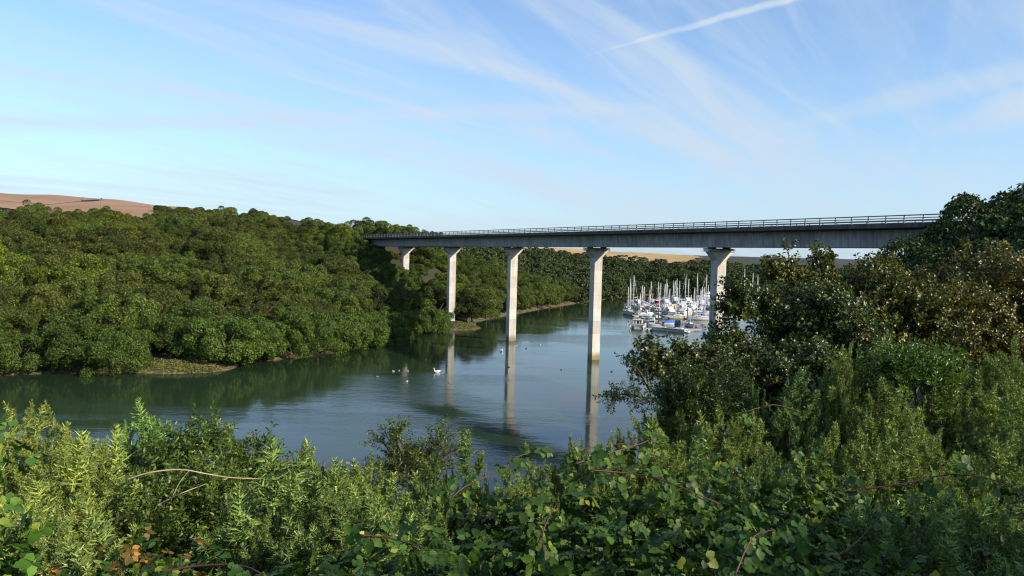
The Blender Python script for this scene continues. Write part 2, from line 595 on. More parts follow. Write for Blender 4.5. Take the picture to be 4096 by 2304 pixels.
# ------------------------------------------------------------------ the bridge
def concrete(name, tones, stain, waterline=False):
    m, n, l, out = mat_new(name)
    geo = N(n, 'ShaderNodeNewGeometry'); oi = N(n, 'ShaderNodeObjectInfo')
    no = N(n, 'ShaderNodeTexNoise'); no.inputs['Scale'].default_value = .6; no.inputs['Detail'].default_value = 8
    l.new(geo.outputs['Position'], no.inputs['Vector'])
    r = ramp(n, tones); l.new(no.outputs[0], r.inputs[0])
    mp = N(n, 'ShaderNodeMapping'); mp.inputs['Scale'].default_value = (2.6, 2.6, .13)
    l.new(geo.outputs['Position'], mp.inputs[0])
    ns = N(n, 'ShaderNodeTexNoise'); ns.inputs['Scale'].default_value = 1.0; ns.inputs['Detail'].default_value = 6
    l.new(mp.outputs[0], ns.inputs['Vector'])
    rs = ramp(n, [(.40, (1, 1, 1)), (.62, stain)]); l.new(ns.outputs[0], rs.inputs[0])
    mx = N(n, 'ShaderNodeMixRGB', blend_type='MULTIPLY', _0=.8); l.new(r.outputs[0], mx.inputs[1]); l.new(rs.outputs[0], mx.inputs[2])
    rv = ramp(n, [(0, (.78, .78, .80)), (1, (1.0, 1.0, 1.0))]); l.new(oi.outputs['Random'], rv.inputs[0])
    mx2 = N(n, 'ShaderNodeMixRGB', blend_type='MULTIPLY', _0=1); l.new(mx.outputs[0], mx2.inputs[1]); l.new(rv.outputs[0], mx2.inputs[2])
    last = mx2.outputs[0]
    if waterline:      # weed and silt left by the tide
        s_ = N(n, 'ShaderNodeSeparateXYZ'); l.new(geo.outputs['Position'], s_.inputs[0])
        h = N(n, 'ShaderNodeMath', operation='MULTIPLY_ADD'); h.inputs[1].default_value = 1.4; l.new(no.outputs[0], h.inputs[0]); l.new(s_.outputs[2], h.inputs[2])
        mr = N(n, 'ShaderNodeMapRange', interpolation_type='SMOOTHSTEP'); mr.inputs[1].default_value = 1.1; mr.inputs[2].default_value = 2.7; l.new(h.outputs[0], mr.inputs[0])
        mw = N(n, 'ShaderNodeMixRGB'); l.new(mr.outputs[0], mw.inputs[0]); mw.inputs[1].default_value = (.22, .19, .11, 1); l.new(last, mw.inputs[2])
        last = mw.outputs[0]
    p = N(n, 'ShaderNodeBsdfPrincipled'); p.inputs['Roughness'].default_value = .85; p.inputs['Specular IOR Level'].default_value = .25
    l.new(last, p.inputs['Base Color'])
    b = N(n, 'ShaderNodeBump'); b.inputs['Strength'].default_value = .3; b.inputs['Distance'].default_value = .03
    l.new(no.outputs[0], b.inputs['Height']); l.new(b.outputs[0], p.inputs['Normal'])
    l.new(p.outputs[0], out.inputs[0])
    return m


m_pier = concrete('pier_concrete', [(.3, (.50, .475, .43)), (.7, (.60, .575, .53))], (.80, .77, .71), True)
m_girder = concrete('girder_concrete', [(.3, (.36, .365, .37)), (.7, (.50, .50, .50))], (.60, .60, .60))
m_edge = concrete('dark_edge', [(.3, (.085, .080, .072)), (.7, (.13, .122, .11))], (.6, .6, .6))  # edge beams, slab and abutments: a darker tone than the girder
m_steel = surface('dark_steel', (.10, .105, .11), (.17, .17, .17), rough=.5, nscale=1.5)
m_galv = surface('galvanised', (.42, .43, .45), (.55, .56, .58), rough=.45, nscale=2)
m_asphalt = surface('asphalt', (.045, .045, .048), (.06, .06, .06), rough=.9, nscale=.6, bump=.2)
m_joint = surface('joint_shadow', (.06, .06, .06), (.09, .085, .08), rough=.9)

bridge = empty('road_bridge', (*br_xy(2), 0))
tag(bridge, 'long grey concrete road bridge on tall slender piers over the creek', 'bridge')
bz = math.atan2(ABUT.y, ABUT.x)


def bpart(mb, name, mat, parent=None, smooth=False):
    """parts of the bridge are built in world space; the root only carries a position"""
    o = mb.obj(name, mat, parent or bridge, smooth)
    o.matrix_parent_inverse = Matrix.Translation(-bridge.location) if parent is None else Matrix.Identity(4)
    return o


def bpt(t, nn, z):
    x, y = br_xy(t, nn)
    return (x, y, z)


T0, T1 = -1.75, 5.75
PAN = 1 / 14.0


def run(t0, t1, prof, mb):
    """a length of beam with the given cross-section, following the deck's fall"""
    rings = []
    for t in (t0, t1):
        zb = deck_z(t)
        rings.append([bpt(t, a, zb + h) for a, h in prof])
    mb.loft(rings)


box_prof = [(2.45, 0), (2.75, 2.3), (-2.75, 2.3), (-2.45, 0)]
core_prof = [(2.40, .05), (2.70, 2.25), (-2.70, 2.25), (-2.40, .05)]
slab_prof = [(2.80, 2.28), (4.95, 2.56), (4.95, 2.76), (-4.95, 2.76), (-4.95, 2.56), (-2.80, 2.28)]
mb = MB(); run(T0, T1, core_prof, mb); bpart(mb, 'girder_core', m_joint)
t = T0
gap = .012 / SPAN
while t < T1 - 1e-6:
    mb = MB(); run(t + gap, t + PAN - gap, box_prof, mb)
    bpart(mb, 'girder_panel', m_girder)
    t += PAN
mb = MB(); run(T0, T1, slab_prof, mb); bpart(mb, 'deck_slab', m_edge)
mb = MB(); run(T0, T1, [(4.6, 2.77), (4.6, 2.81), (-4.6, 2.81), (-4.6, 2.77)], mb); bpart(mb, 'road_surface', m_asphalt)
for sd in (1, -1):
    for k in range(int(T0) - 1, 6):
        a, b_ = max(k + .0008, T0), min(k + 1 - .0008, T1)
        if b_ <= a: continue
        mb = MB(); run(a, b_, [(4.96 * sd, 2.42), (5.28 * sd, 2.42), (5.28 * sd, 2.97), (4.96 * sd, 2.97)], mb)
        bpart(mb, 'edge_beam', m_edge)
    mb = MB()
    for h, r_ in ((3.94, .07), (3.60, .055), (3.24, .055)):
        rp = [(5.12 * sd - r_, h - r_), (5.12 * sd + r_, h - r_), (5.12 * sd + r_, h + r_), (5.12 * sd - r_, h + r_)]
        run(T0, T1, rp, mb)
    par = bpart(mb, 'parapet', m_steel)
    pm_ = MB().box((0, 0, .5), (.10, .13, 1.0)).box((0, 0, .03), (.24, .22, .06)).mesh('parapet_post', m_steel)
    t = T0 + .01
    while t < T1:
        link('post', pm_, par, loc=bpt(t, 5.12 * sd, deck_z(t) + 2.97), rot=(0, 0, bz))
        t += PAN

PW, PL = 1.95, 1.55           # pier shaft across and along the bridge
for k in range(0, 5):
    zb = deck_z(k)
    ztop = zb - 2.15
    gxy = br_xy(k)
    base = min(-2.5, land1(*gxy) - 2) if shore(np.array([gxy[0]]), np.array([gxy[1]]))[0] < 0 else land1(*gxy) - 1.5

    def ring(w, ln, z):
        return [bpt(k + sx * ln / 2 / SPAN, sy * w / 2, z) for sx, sy in ((-1, -1), (1, -1), (1, 1), (-1, 1))]
    mb = MB(); mb.loft([ring(PW - .05, PL - .05, base), ring(PW - .05, PL - .05, ztop)])
    pier = bpart(mb, 'pier', m_joint)
    z = max(base, -2.5)
    lift = (ztop - z) / 9
    for q in range(9):
        mb = MB(); mb.loft([ring(PW, PL, z + .008), ring(PW, PL, z + lift - .008)])
        bpart(mb, 'shaft_block', m_pier, pier)
        z += lift
    mb = MB(); mb.loft([ring(PW, PL, ztop + .004), ring(5.0, PL + .1, zb - .62), ring(5.0, PL + .1, zb - .32)])
    bpart(mb, 'pier_head', m_pier, pier)
    mb = MB(); mb.loft([ring(5.5, PL + .35, zb - .316), ring(5.5, PL + .35, zb - .17)]); bpart(mb, 'bearing_shelf', m_joint, pier)
    for sy in (-1, 1):
        for sx in (-1, 1):
            mb = MB(); mb.box(bpt(k + sx * .4 / SPAN, sy * 1.7, zb - .085), (.55, .55, .162), bz); bpart(mb, 'bearing', m_steel, pier)
    # jacking frames left on both ends of the pier head
    for sy, m_ in ((1, m_galv), (-1, m_steel)):
        mb = MB(); mb.box(bpt(k, sy * 2.86, zb - .55), (1.15, .26, .40), bz)
        for sx in (-1, 1):
            for dz in (-.13, .13):
                mb.box(bpt(k + sx * .66 / SPAN, sy * 2.86, zb - .55 + dz), (.16, .12, .10), bz)
        bpart(mb, 'clamp_plate', m_, pier)
    for dz in (-.13, .13):
        mb = MB()
        for sx in (-1, 1):
            mb.tube([bpt(k + sx * .95 / SPAN, -2.9, zb - .55 + dz), bpt(k + sx * .95 / SPAN, 2.9, zb - .55 + dz)], .035, 6)
        bpart(mb, 'tie_bar', m_steel, pier)
mb = MB()
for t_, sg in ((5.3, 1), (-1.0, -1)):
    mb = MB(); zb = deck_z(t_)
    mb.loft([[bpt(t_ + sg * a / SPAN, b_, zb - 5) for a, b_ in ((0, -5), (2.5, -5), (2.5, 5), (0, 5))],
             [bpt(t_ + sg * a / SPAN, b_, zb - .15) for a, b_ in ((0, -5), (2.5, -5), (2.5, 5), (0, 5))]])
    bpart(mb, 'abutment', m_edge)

# ------------------------------------------------------------------ leaf clouds
def unit(v):
    return v / np.maximum(np.linalg.norm(v, axis=-1, keepdims=True), 1e-9)


def leaf_cloud(C, Nrm, size, g, aspect=.62):
    """one folded rhombic leaf clump per point"""
    n = len(C)
    Nrm = unit(Nrm)
    a = unit(np.cross(Nrm, unit(g.normal(size=(n, 3)))))
    b = np.cross(Nrm, a)
    s = np.asarray(size).reshape(-1, 1)
    V = np.empty((n, 4, 3))
    V[:, 0] = C - a * s * .5
    V[:, 1] = C + b * s * .5 * aspect + Nrm * s * .12
    V[:, 2] = C + a * s * .5
    V[:, 3] = C - b * s * .5 * aspect + Nrm * s * .12
    k = np.arange(n)[:, None] * 4
    T = np.concatenate([k + [0, 2, 1], k + [0, 3, 2]], 1).reshape(-1, 3)
    return V.reshape(-1, 3), T


def crown_points(g, R, H, n, lobes=22, low=-.35, core=.64, lump=(.30, .46), squash=.72):
    """points and outward directions over a lumpy crown made of many leafy bosses"""
    i = np.arange(lobes) + .5
    zz = low + (1 - low) * i / lobes
    ph = i * 2.39996 + g.uniform(0, 6)
    rr = np.sqrt(np.maximum(0, 1 - zz * zz))
    D = np.stack([rr * np.cos(ph), rr * np.sin(ph), zz], 1) + g.normal(size=(lobes, 3)) * .16
    C = D * R * core * g.uniform(.82, 1.16, (lobes, 1))
    L = R * g.uniform(lump[0], lump[1], lobes)
    w = L ** 2; w = w / w.sum()
    k = g.choice(lobes, n, p=w)
    d = unit(g.normal(size=(n, 3)) + unit(C[k]) * .75 + np.array([0, 0, .35]))
    P = C[k] + d * (L[k][:, None]) * g.uniform(.72, 1.06, (n, 1))
    keep = np.ones(n, bool)
    for j in range(lobes):
        q = np.linalg.norm(P - C[j], axis=1) < L[j] * .72
        keep &= ~(q & (k != j))
    P, d = P[keep], d[keep]
    P[:, 2] = P[:, 2] * squash
    top = P[:, 2].max()
    P[:, 2] += H - top
    return P, d


oak_stops = [(0.0, (.016, .028, .006)), (.4, (.038, .062, .011)), (.75, (.088, .120, .022)), (1.0, (.18, .195, .045))]
m_oak = leaf_mat('oak_leaves', oak_stops, trans=.10, rough=.55, spec=.22)
m_bark = surface('bark', (.060, .050, .038), (.12, .10, .075), rough=.9, nscale=4, bump=.5)
m_dead = surface('bleached_wood', (.33, .27, .19), (.50, .43, .32), rough=.8, nscale=3, bump=.3)
m_wet = surface('wet_dark_wood', (.035, .03, .025), (.08, .065, .05), rough=.6, nscale=3, bump=.3)


def trunk_mesh(seed, H, R, r0=.32):
    g = np.random.default_rng(seed); mb = MB()
    top = H * .66
    pts = [(0, 0, -1.2), (0, 0, .3)] + [(g.normal() * .25, g.normal() * .25, top * k / 4) for k in range(1, 5)]
    mb.tube(pts, [r0 * 1.5, r0 * 1.1, r0 * .9, r0 * .75, r0 * .55, r0 * .3], 7)
    for k in range(7):
        a = 6.283 * k / 7 + g.uniform(-.3, .3); z0 = top * g.uniform(.22, .8); ln = R * g.uniform(.5, .8)
        p0 = Vector((0, 0, z0)); e = Vector((math.cos(a), math.sin(a), g.uniform(.25, .8)))
        mb.tube([p0, p0 + e * ln * .45, p0 + e * ln + Vector((0, 0, ln * .15))], [r0 * .45, r0 * .3, r0 * .08], 5)
    return mb.mesh('trunk', m_bark, True)


CROWNS, TRUNKS = [], []
shape = [(5.2, 9.5, -.55), (5.6, 10.5, -.45), (4.7, 9.0, -.6), (6.0, 10.8, -.4), (4.3, 9.8, -.65), (5.0, 8.6, -.5), (5.4, 10.0, -.6), (3.8, 7.6, -.7)]
for q, (R, H, low) in enumerate(shape):
    g = np.random.default_rng(100 + q)
    P, d = crown_points(g, R, H, 30000, lobes=46 + 5 * (q % 3), low=low, core=.76, lump=(.18, .32), squash=.80 if q != 4 else .95)
    nr = d + g.normal(size=d.shape) * .75 + np.array([0, 0, .2])
    V, T = leaf_cloud(P, nr, g.uniform(.15, .34, len(P)), g)
    CROWNS.append(tri_mesh('crown', V, T, m_oak))
    TRUNKS.append(trunk_mesh(200 + q, H, R))

# far trees are lighter copies joined into one mass of wood
FAR = []
for q in range(5):
    g = np.random.default_rng(300 + q)
    P, d = crown_points(g, 5.2, 9.6, 2600, lobes=40, low=-.6, core=.78, lump=(.18, .30), squash=.85)
    FAR.append((*leaf_cloud(P, d + g.normal(size=d.shape) * .9 + np.array([0, 0, .25]), g.uniform(.5, .95, len(P)), g), P))

KINDS = {
    'shore': ('green round-crowned oak leaning over the water\'s edge of the wooded left bank', 'oaks along the water\'s edge of the left bank'),
    'slope': ('green oak crown in the dense hillside wood left of the bridge', 'oaks of the hillside wood left of the bridge'),
    'brown': ('oak with a browning olive crown in the hillside wood left of the bridge', 'browning oaks of the hillside wood left of the bridge'),
    'back': ('green oak crown on the wooded bank seen behind the bridge piers', 'oaks on the bank behind the bridge piers'),
    'hedge': ('small dark tree on the skyline above the far end of the bridge', 'skyline trees above the far end of the bridge'),
}


def plant(kind, x, y, q, sc, tint, rz, label=None, group=None, z=None, lean=(0, 0), name='oak_tree'):
    z = land1(x, y) - .15 if z is None else z
    o = empty(name, (x, y, z), rz)
    o.scale = (sc[0], sc[0], sc[1]) if hasattr(sc, '__len__') else (sc,) * 3
    o.rotation_euler = (lean[0], lean[1], rz)
    lb, gp = KINDS[kind] if kind else (label, group)
    tag(o, lb, 'tree', gp)
    link('trunk', TRUNKS[q], o)
    link('crown', CROWNS[q], o, color=tint)
    return o


# candidate spots: a jittered grid over the land in sight
cand = []
for yy in np.arange(112, 640, 9.0):
    for xx in np.arange(-330, 330, 9.0):
        cand.append((xx, yy))
cand = np.array(cand) + rng.uniform(-2.9, 2.9, (len(cand), 2))
# a closer row that leans out over the tide line
edge = []
acc = 0.0
for (ax, ay), (bx, by) in zip(WATER[1:35], WATER[2:36]):
    ln = math.hypot(bx - ax, by - ay)
    while acc < ln:
        f = acc / ln; edge.append((ax + (bx - ax) * f - (by - ay) / ln * 1.7, ay + (by - ay) * f + (bx - ax) / ln * 1.7)); acc += 7.6
    acc -= ln
edge = np.array(edge) + rng.uniform(-.9, .9, (len(edge), 2))
sc0 = shore(cand[:, 0], cand[:, 1])
cand = np.concatenate([cand[sc0 > 7.5], edge])
S = shore(cand[:, 0], cand[:, 1]); Z = land(cand[:, 0], cand[:, 1], S)
tt = ((cand[:, 0] - BR0.x) * ABUT.x + (cand[:, 1] - BR0.y) * ABUT.y) / SPAN + 2
pp = (cand[:, 0] - BR0.x) * NEAR.x + (cand[:, 1] - BR0.y) * NEAR.y
u = cand[:, 0] / cand[:, 1]
ok = (S > .6) & (u > -.78) & (u < .70)
ok &= ~((np.abs(pp) < 9.0) & (tt < 0.15))                       # the road
ok &= ~((np.abs(pp) < 9.0) & (tt > -.9) & (Z > 15.5))            # kept low below the deck
ok &= ~((cand[:, 0] > 30) & (cand[:, 1] < 260))
ok &= ~((cand[:, 0] < -95) & (cand[:, 1] > 325 + .0 * cand[:, 0]))       # ploughed field
ok &= ~((cand[:, 0] < -50) & (cand[:, 1] > 400))
ok &= ~((cand[:, 0] > 0) & (cand[:, 0] < 115) & (cand[:, 1] > 535))
ok &= ~((np.hypot(cand[:, 0] + 56, cand[:, 1] - 132.5) < 5.4))    # open weedy spit with the fallen tree
ok &= ~((np.hypot(cand[:, 0] + 13, cand[:, 1] - 214) < 5))
left = (pp > 0) & ok
# the slope drops out of sight behind its own brow
ok &= ~(left & (S > 150))
ok &= ~((pp <= 0) & (S > 75) & (cand[:, 0] < 115)) & ~((cand[:, 1] > 500) & (cand[:, 0] > 60)) & ~(cand[:, 1] > 525)
idx = np.where(ok)[0]
dist = np.hypot(cand[idx, 0], cand[idx, 1])
order = idx[np.argsort(dist)]
single = [i for i in order if (pp[i] > 0 and S[i] < 150) or (pp[i] <= 0 and cand[i, 1] < 330 and cand[i, 0] < 45)]
single = single[:330]
sset = set(single)
for i in single:
    x, y = cand[i]
    g = np.random.default_rng(5000 + int(i))
    s = S[i]
    if pp[i] > 0:
        kind = 'shore' if s < 6 else ('brown' if g.random() < min(.62, .14 + s / 170) else 'slope')
    else:
        kind = 'back'
    q = int(g.integers(0, 7))
    k = g.uniform(.88, 1.28)
    if kind == 'shore': k = g.uniform(.95, 1.3)
    elif pp[i] > 0: k *= 1 - .20 * float(sstep(55, 105, s)) * float(sstep(-.40, -.47, x / y))
    if kind == 'brown': tint = np.array([1.10, .98, .80]) * g.uniform(.62, 1.12)
    elif kind == 'shore': tint = np.array([.90, 1.12, .78]) * g.uniform(.75, 1.2)
    else: tint = np.array([1.0, 1.06, .80]) * g.uniform(.52, 1.25)
    if g.random() < .14 and kind != 'shore': tint = tint * np.array([1.35, 1.3, .8])
    lean = (0, 0)
    dz = Z[i] - .9
    if kind == 'shore': dz -= 2.0
    # crowns by the deck stay clear of it
    if abs(pp[i]) < 11 and tt[i] > -1.2: k = min(k, max(.35, (20.5 - Z[i]) / 11))
    ub = x / y
    lb = None
    if pp[i] > 0:
        tone = 'browning olive oak' if kind == 'brown' else ('yellow green oak' if tint[0] > 1.15 else ('dark green oak' if tint[1] < .85 else 'green oak'))
        row = 'leaning over the water' if s < 6 else ('low on the wooded slope' if s < 40 else ('halfway up the wooded slope' if s < 85 else 'on the brow of the wooded slope'))
        colm = 'at the left frame edge' if ub < -.50 else ('above the weedy spit' if ub < -.36 else ('right of the weedy spit' if ub < -.24 else 'next to the far end of the bridge'))
        lb = f'{tone} {row} {colm}'
    else:
        tone = 'pale green oak' if tint[1] > 1.05 else 'dark green oak'
        colm = 'left of the second pier' if ub < -.085 else ('between the second and third piers' if ub < 0 else 'right of the third pier')
        lb = f'{tone} on the bank behind the bridge {colm}'
    plant(None, x, y, q, (k, k * g.uniform(.9, 1.12)), tuple(tint), g.uniform(0, 6.28), lb, lb.split(' oak ')[0] + ' oaks ' + lb.split(' oak ')[1], z=dz)

VV, TT, off = [], [], 0
for i in order:
    if i in sset: continue
    x, y = cand[i]
    g = np.random.default_rng(9000 + int(i))
    v, t_, _ = FAR[int(g.integers(0, 5))]
    a = g.uniform(0, 6.28); k = g.uniform(.85, 1.25)
    c, s_ = math.cos(a), math.sin(a)
    VV.append(v @ np.array([[c, s_, 0], [-s_, c, 0], [0, 0, 1]]) * k + np.array([x, y, Z[i] - (1.9 if S[i] < 7 else .3)])); TT.append(t_ + off); off += len(v)
m_farwood = leaf_mat('far_wood_leaves', [(0, (.020, .036, .012)), (.5, (.044, .066, .018)), (1, (.095, .115, .035))], trans=.1, rough=.55, spec=.25, obj_tint=False)
fw = link('far_woodland', tri_mesh('far_woodland', np.concatenate(VV), np.concatenate(TT), m_farwood))
tag(fw, 'dark green woodland massed on the far shore behind the marina', 'woodland', kind='stuff')
print('single trees', len(single), 'far', len(VV))

for q, (x, y, k) in enumerate([(-65, 137.5, 1.0), (-59.5, 139.5, 1.12), (-53, 140.5, 1.05), (-48.5, 144, 1.0)]):
    plant(None, x, y, (q * 2 + 1) % 7, (k, k * .95), ((.95, 1.08, .8), (.8, .95, .75))[q % 2], q * 1.9, ['green oak left of the hollow behind the fallen tree', 'dark green oak overhanging the fallen tree', 'green oak right behind the weedy spit', 'dark green oak at the right end of the weedy spit'][q], None, z=land1(x, y) - 2.2)

g = np.random.default_rng(31)
for q in range(30):
    t_, nn = g.uniform(-.95, .72), g.uniform(-9, 10)
    x, y = br_xy(t_, nn); zg = land1(x, y)
    if zg < 1.2 or abs(t_) * SPAN < 2.5 and abs(nn) < 3: continue
    k = min(.55, max(.22, (20.6 - zg) / 9.5))
    if t_ < -.8 and abs(nn) < 6: continue
    plant(None, x, y, q % 7, (k * 1.35, k), (.85, 1.0, .8), q * 1.1, 'low oak scrub growing under the far end of the deck', 'oak scrub under the far end of the deck', z=zg - .5)

# trees that close the view round the far end of the bridge
for q, (px, py, d_, k) in enumerate([(352, 236, 262, .95), (366, 240, 256, .95), (378, 243, 250, .9), (390, 248, 244, .9), (399, 258, 238, .85), (340, 232, 262, 1.0), (384, 258, 236, .9), (404, 272, 232, .8), (412, 284, 226, .75), (371, 252, 242, .95), (396, 249, 243, .9), (393, 253, 240, .85), (400, 256, 240, .8)]):
    p_ = at(px, py, d_); H = shape[q % 7][1] * k
    plant(None, p_.x, p_.y, q % 7, (k, k), (.85, 1.05, .8), q * 1.7, 'green oak in the clump that hides the far abutment', 'oaks hiding the far abutment', z=min(p_.z - H, land1(p_.x, p_.y) + 1.0) if p_.z - H > land1(p_.x, p_.y) - 4 else p_.z - H)

# skyline trees and shrubs
SKY = [(332, 222.5, 350, .8), (345, 224, 352, .9), (362, 227, 360, .85), (388, 228, 400, .9), (398, 227, 405, .8), (408, 227.5, 410, .95),
       (424, 229.5, 420, .9), (436, 229.5, 420, .9), (468, 229.8, 470, .75), (283, 216, 330, .8), (262, 214.5, 320, .7), (302, 218, 335, .6), (232, 210.5, 330, .8)]
SKYL = ['small dark skyline tree just left of where the parapet starts', 'dark skyline tree above the start of the parapet', 'skyline tree a little right of the parapet start', 'skyline tree in the middle of the far hedge, left one',
        'skyline tree in the middle of the far hedge, centre one', 'tallest skyline tree of the far hedge', 'skyline tree right of the tallest hedge tree', 'skyline tree at the right end of the far hedge', 'lone rounded tree above the parapet right of the far hedge',
        'skyline tree on the brow left of the bridge, right one', 'skyline tree on the brow left of the bridge, left one', 'small skyline tree on the brow nearest the bridge', 'skyline tree at the right end of the ploughed field']
for q, (px, py, d, k) in enumerate(SKY):
    p_ = at(px, py, d)
    H = shape[q % 7][1] * k
    zg = land1(p_.x, p_.y)
    o = plant(None, p_.x, p_.y, q % 7, (k, k), (.75, .95, .8), q * 1.3, SKYL[q], 'skyline trees above the far end of the bridge', z=min(zg, p_.z - H) if p_.z - H > zg - 6 else p_.z - H)
for q, (px, py, d, k, lb) in enumerate([(48, 196.5, 520, .35, 'low round bush on the crest of the ploughed field, leftmost one'), (110, 203, 500, .22, 'tiny bush just right of the pole on the ploughed crest'),
                                       (161, 207.5, 400, .55, 'rounded bush at the right end of the ploughed field')]):
    p_ = at(px, py, d)
    plant(None, p_.x, p_.y, 7, (k * 1.8, k), (.7, .9, .8), q, lb, None, z=max(land1(p_.x, p_.y) - .2, p_.z - 7.6 * k), name='field_bush')

# power pole at the ploughed field
pp_ = at(101.5, 199.5, 330)
pz = land1(pp_.x, pp_.y)
pole = tag(empty('power_pole', (pp_.x, pp_.y, pz)), 'wooden power pole with insulators standing above the wood', 'pole')
m_pole = surface('tarred_pole', (.16, .12, .07), (.24, .18, .10), rough=.8, nscale=2)
m_insul = surface('insulator', (.035, .05, .075), (.06, .08, .11), rough=.3, nscale=2)
hp = pp_.z - pz
MB().tube([(0, 0, -.5), (0, 0, hp * .5), (0, 0, hp)], [.42, .36, .30], 8).obj('shaft', m_pole, pole, True)
MB().box((0, 0, hp - .25), (1.7, .35, .28)).box((0, 0, hp + .30), (.55, .35, .5)).obj('crossarm', m_insul, pole)
ins = MB()
for k in range(13):
    x0 = -1.3 - k * .58
    ins.tube([(x0, 0, hp - .30 - k * .045), (x0 - .34, 0, hp - .32 - k * .045)], [.46, .30], 8)
ins.tube([(-.6, 0, hp - .25), (-9.0, 0, hp - .95)], .12, 6)
ins.obj('insulator_string', m_insul, pole)
MB().tube([(-8.9, 0, hp - .9), (-30, 12, hp - 2.2), (-75, 38, hp + 0.5), (-120, 64, hp + 5)], .09, 5).obj('wire', m_insul, pole)
MB().tube([(-8.9, 0, hp - .9), (-8.2, 0, hp + .6), (-7.6, 0, hp + 1.0)], .07, 5).obj('arcing_horn', m_insul, pole)

# fallen dead tree and driftwood on the spit
def twig(mb, p, d, ln, r, depth, g, up=.05):
    pts, rad = [p], [r]
    q = Vector(p); dd = Vector(d).normalized()
    for k in range(4):
        dd = (dd + Vector(g.normal(size=3)) * .22 + Vector((0, 0, up))).normalized()
        q = q + dd * ln / 4; pts.append(q.copy()); rad.append(r * (1 - .2 * (k + 1)))
    mb.tube(pts, rad, 6)
    if depth:
        for k in (2, 3, 4):
            if g.random() < .85:
                e = (dd + Vector(g.normal(size=3)) * .8).normalized()
                twig(mb, pts[k], e, ln * .55, rad[k] * .75, depth - 1, g, up)


g = np.random.default_rng(41)
a_ = on_level(180, 359.5, 0.9); b_ = on_level(199, 358.5, 0.9)
ft = tag(empty('fallen_tree', (a_.x, a_.y, land1(a_.x, a_.y))), 'bleached fallen tree with forked roots lying on the weedy spit', 'driftwood')


def rel(v): return Vector((v.x - ft.location.x, v.y - ft.location.y, v.z - ft.location.z))


A, B = rel(Vector((a_.x, a_.y, 1.15))), rel(Vector((b_.x, b_.y, 1.0)))
MB().tube([A, A.lerp(B, .3) + Vector((0, 0, .12)), A.lerp(B, .7), B], [.26, .25, .22, .2], 8).obj('trunk', m_wet, ft, True)
mb = MB()
mb.tube([A + Vector((-1.5, -.6, -1.0)), A, A + Vector((-.3, 0, .8)), A + Vector((-.5, 0, 1.5)), A + Vector((-1.4, .2, 1.8)), A + Vector((-1.9, .2, 2.4))], [.16, .26, .22, .2, .14, .06], 7)
for k in range(3):
    mb.tube([A + Vector((-.3, 0, 1.2)), A + Vector((-.05 + .12 * k, .1 * k, 1.7)), A + Vector((.1 * k - .1, 0, 2.1))], [.13, .07, .02], 5)
mb.obj('root_fork', m_dead, ft, True)
mb = MB(); mb.tube([B + Vector((1.3, -.8, -1.0)), B + Vector((.3, -.4, -.7)), B, B + Vector((.1, 0, .6)), B + Vector((.7, .1, .85))], [.1, .2, .22, .16, .06], 7)
mb.obj('broken_limb', m_dead, ft, True)
mb = MB()
for k in range(26):
    p0 = A.lerp(B, g.uniform(-.35, 1.15)) + Vector((g.normal() * .5, -1.7 + g.normal() * .8, -.95))
    twig(mb, p0, (g.normal(), g.normal() * .6, .25), g.uniform(.8, 2.0), .055, 1, g, 0)
mb.obj('dead_branches', m_wet, ft, True)
for px, py, ln, ang, lb, m_ in [(352, 340, 5.5, .5, 'pale fallen limb at the foot of the trees left of the spit end', m_dead), (4, 370, 5.0, 1.2, 'tangle of bare grey branches at the far left water edge', m_dead),
                          (318, 350.5, 3.6, 1.0, 'bare twigs sticking out of the water off the left bank', m_wet), (344, 351, 3.0, .9, 'small bare twigs poking from the water beside the left bank', m_wet),
                          (486, 317.5, 9, .16, 'long dead branch lying in the shallows past the second pier', m_dead)]:
    p0 = on_level(px, py, .1); g = np.random.default_rng(int(px))
    dw = tag(empty('dead_branch', (p0.x, p0.y, -.1)), lb, 'driftwood')
    mb = MB(); twig(mb, (0, 0, 0), (-.8, .1, ang), ln, .13 if ln > 3.7 else .05, 2, g, .02)
    mb.obj('branch', m_, dw, True)
# posts near the second pier
for px, py, h in ((466, 319, 1.9),):
    p0 = on_level(px, py, 0)
    tag(link('mud_stake', MB().tube([(0, 0, -1), (0, 0, h)], .17, 7).mesh('mud_stake', m_wet), loc=(p0.x, p0.y, 0)), 'weathered wooden stake in the shallows right of the second pier', 'post')

# salt-marsh weed on the spits: low tufts no one could count
g = np.random.default_rng(77)
W = np.concatenate([g.normal(size=(5200, 2)) * [5.0, 2.0] + [-55, 129.5], g.normal(size=(2600, 2)) * [2.2, 3.0] + [-12, 213], g.normal(size=(1200, 2)) * [1.6, 2.2] + [-27, 186]])
sw = shore(W[:, 0], W[:, 1]); W = W[(sw > .25) & (sw < 9)]
zw = land(W[:, 0], W[:, 1])
P = np.stack([W[:, 0], W[:, 1], zw + g.uniform(.0, .16, len(W))], 1)
V, T = leaf_cloud(P, g.normal(size=P.shape) * .6 + [0, 0, .8], g.uniform(.18, .5, len(P)), g, .5)
m_weed = leaf_mat('marsh_weed', [(0, (.09, .095, .03)), (.6, (.16, .17, .045)), (1, (.22, .20, .08))], trans=.15, rough=.8, spec=.1, obj_tint=False)
tag(link('marsh_weed', tri_mesh('marsh_weed', V, T, m_weed)), 'yellow green weed covering the muddy spits', 'weed', kind='stuff')

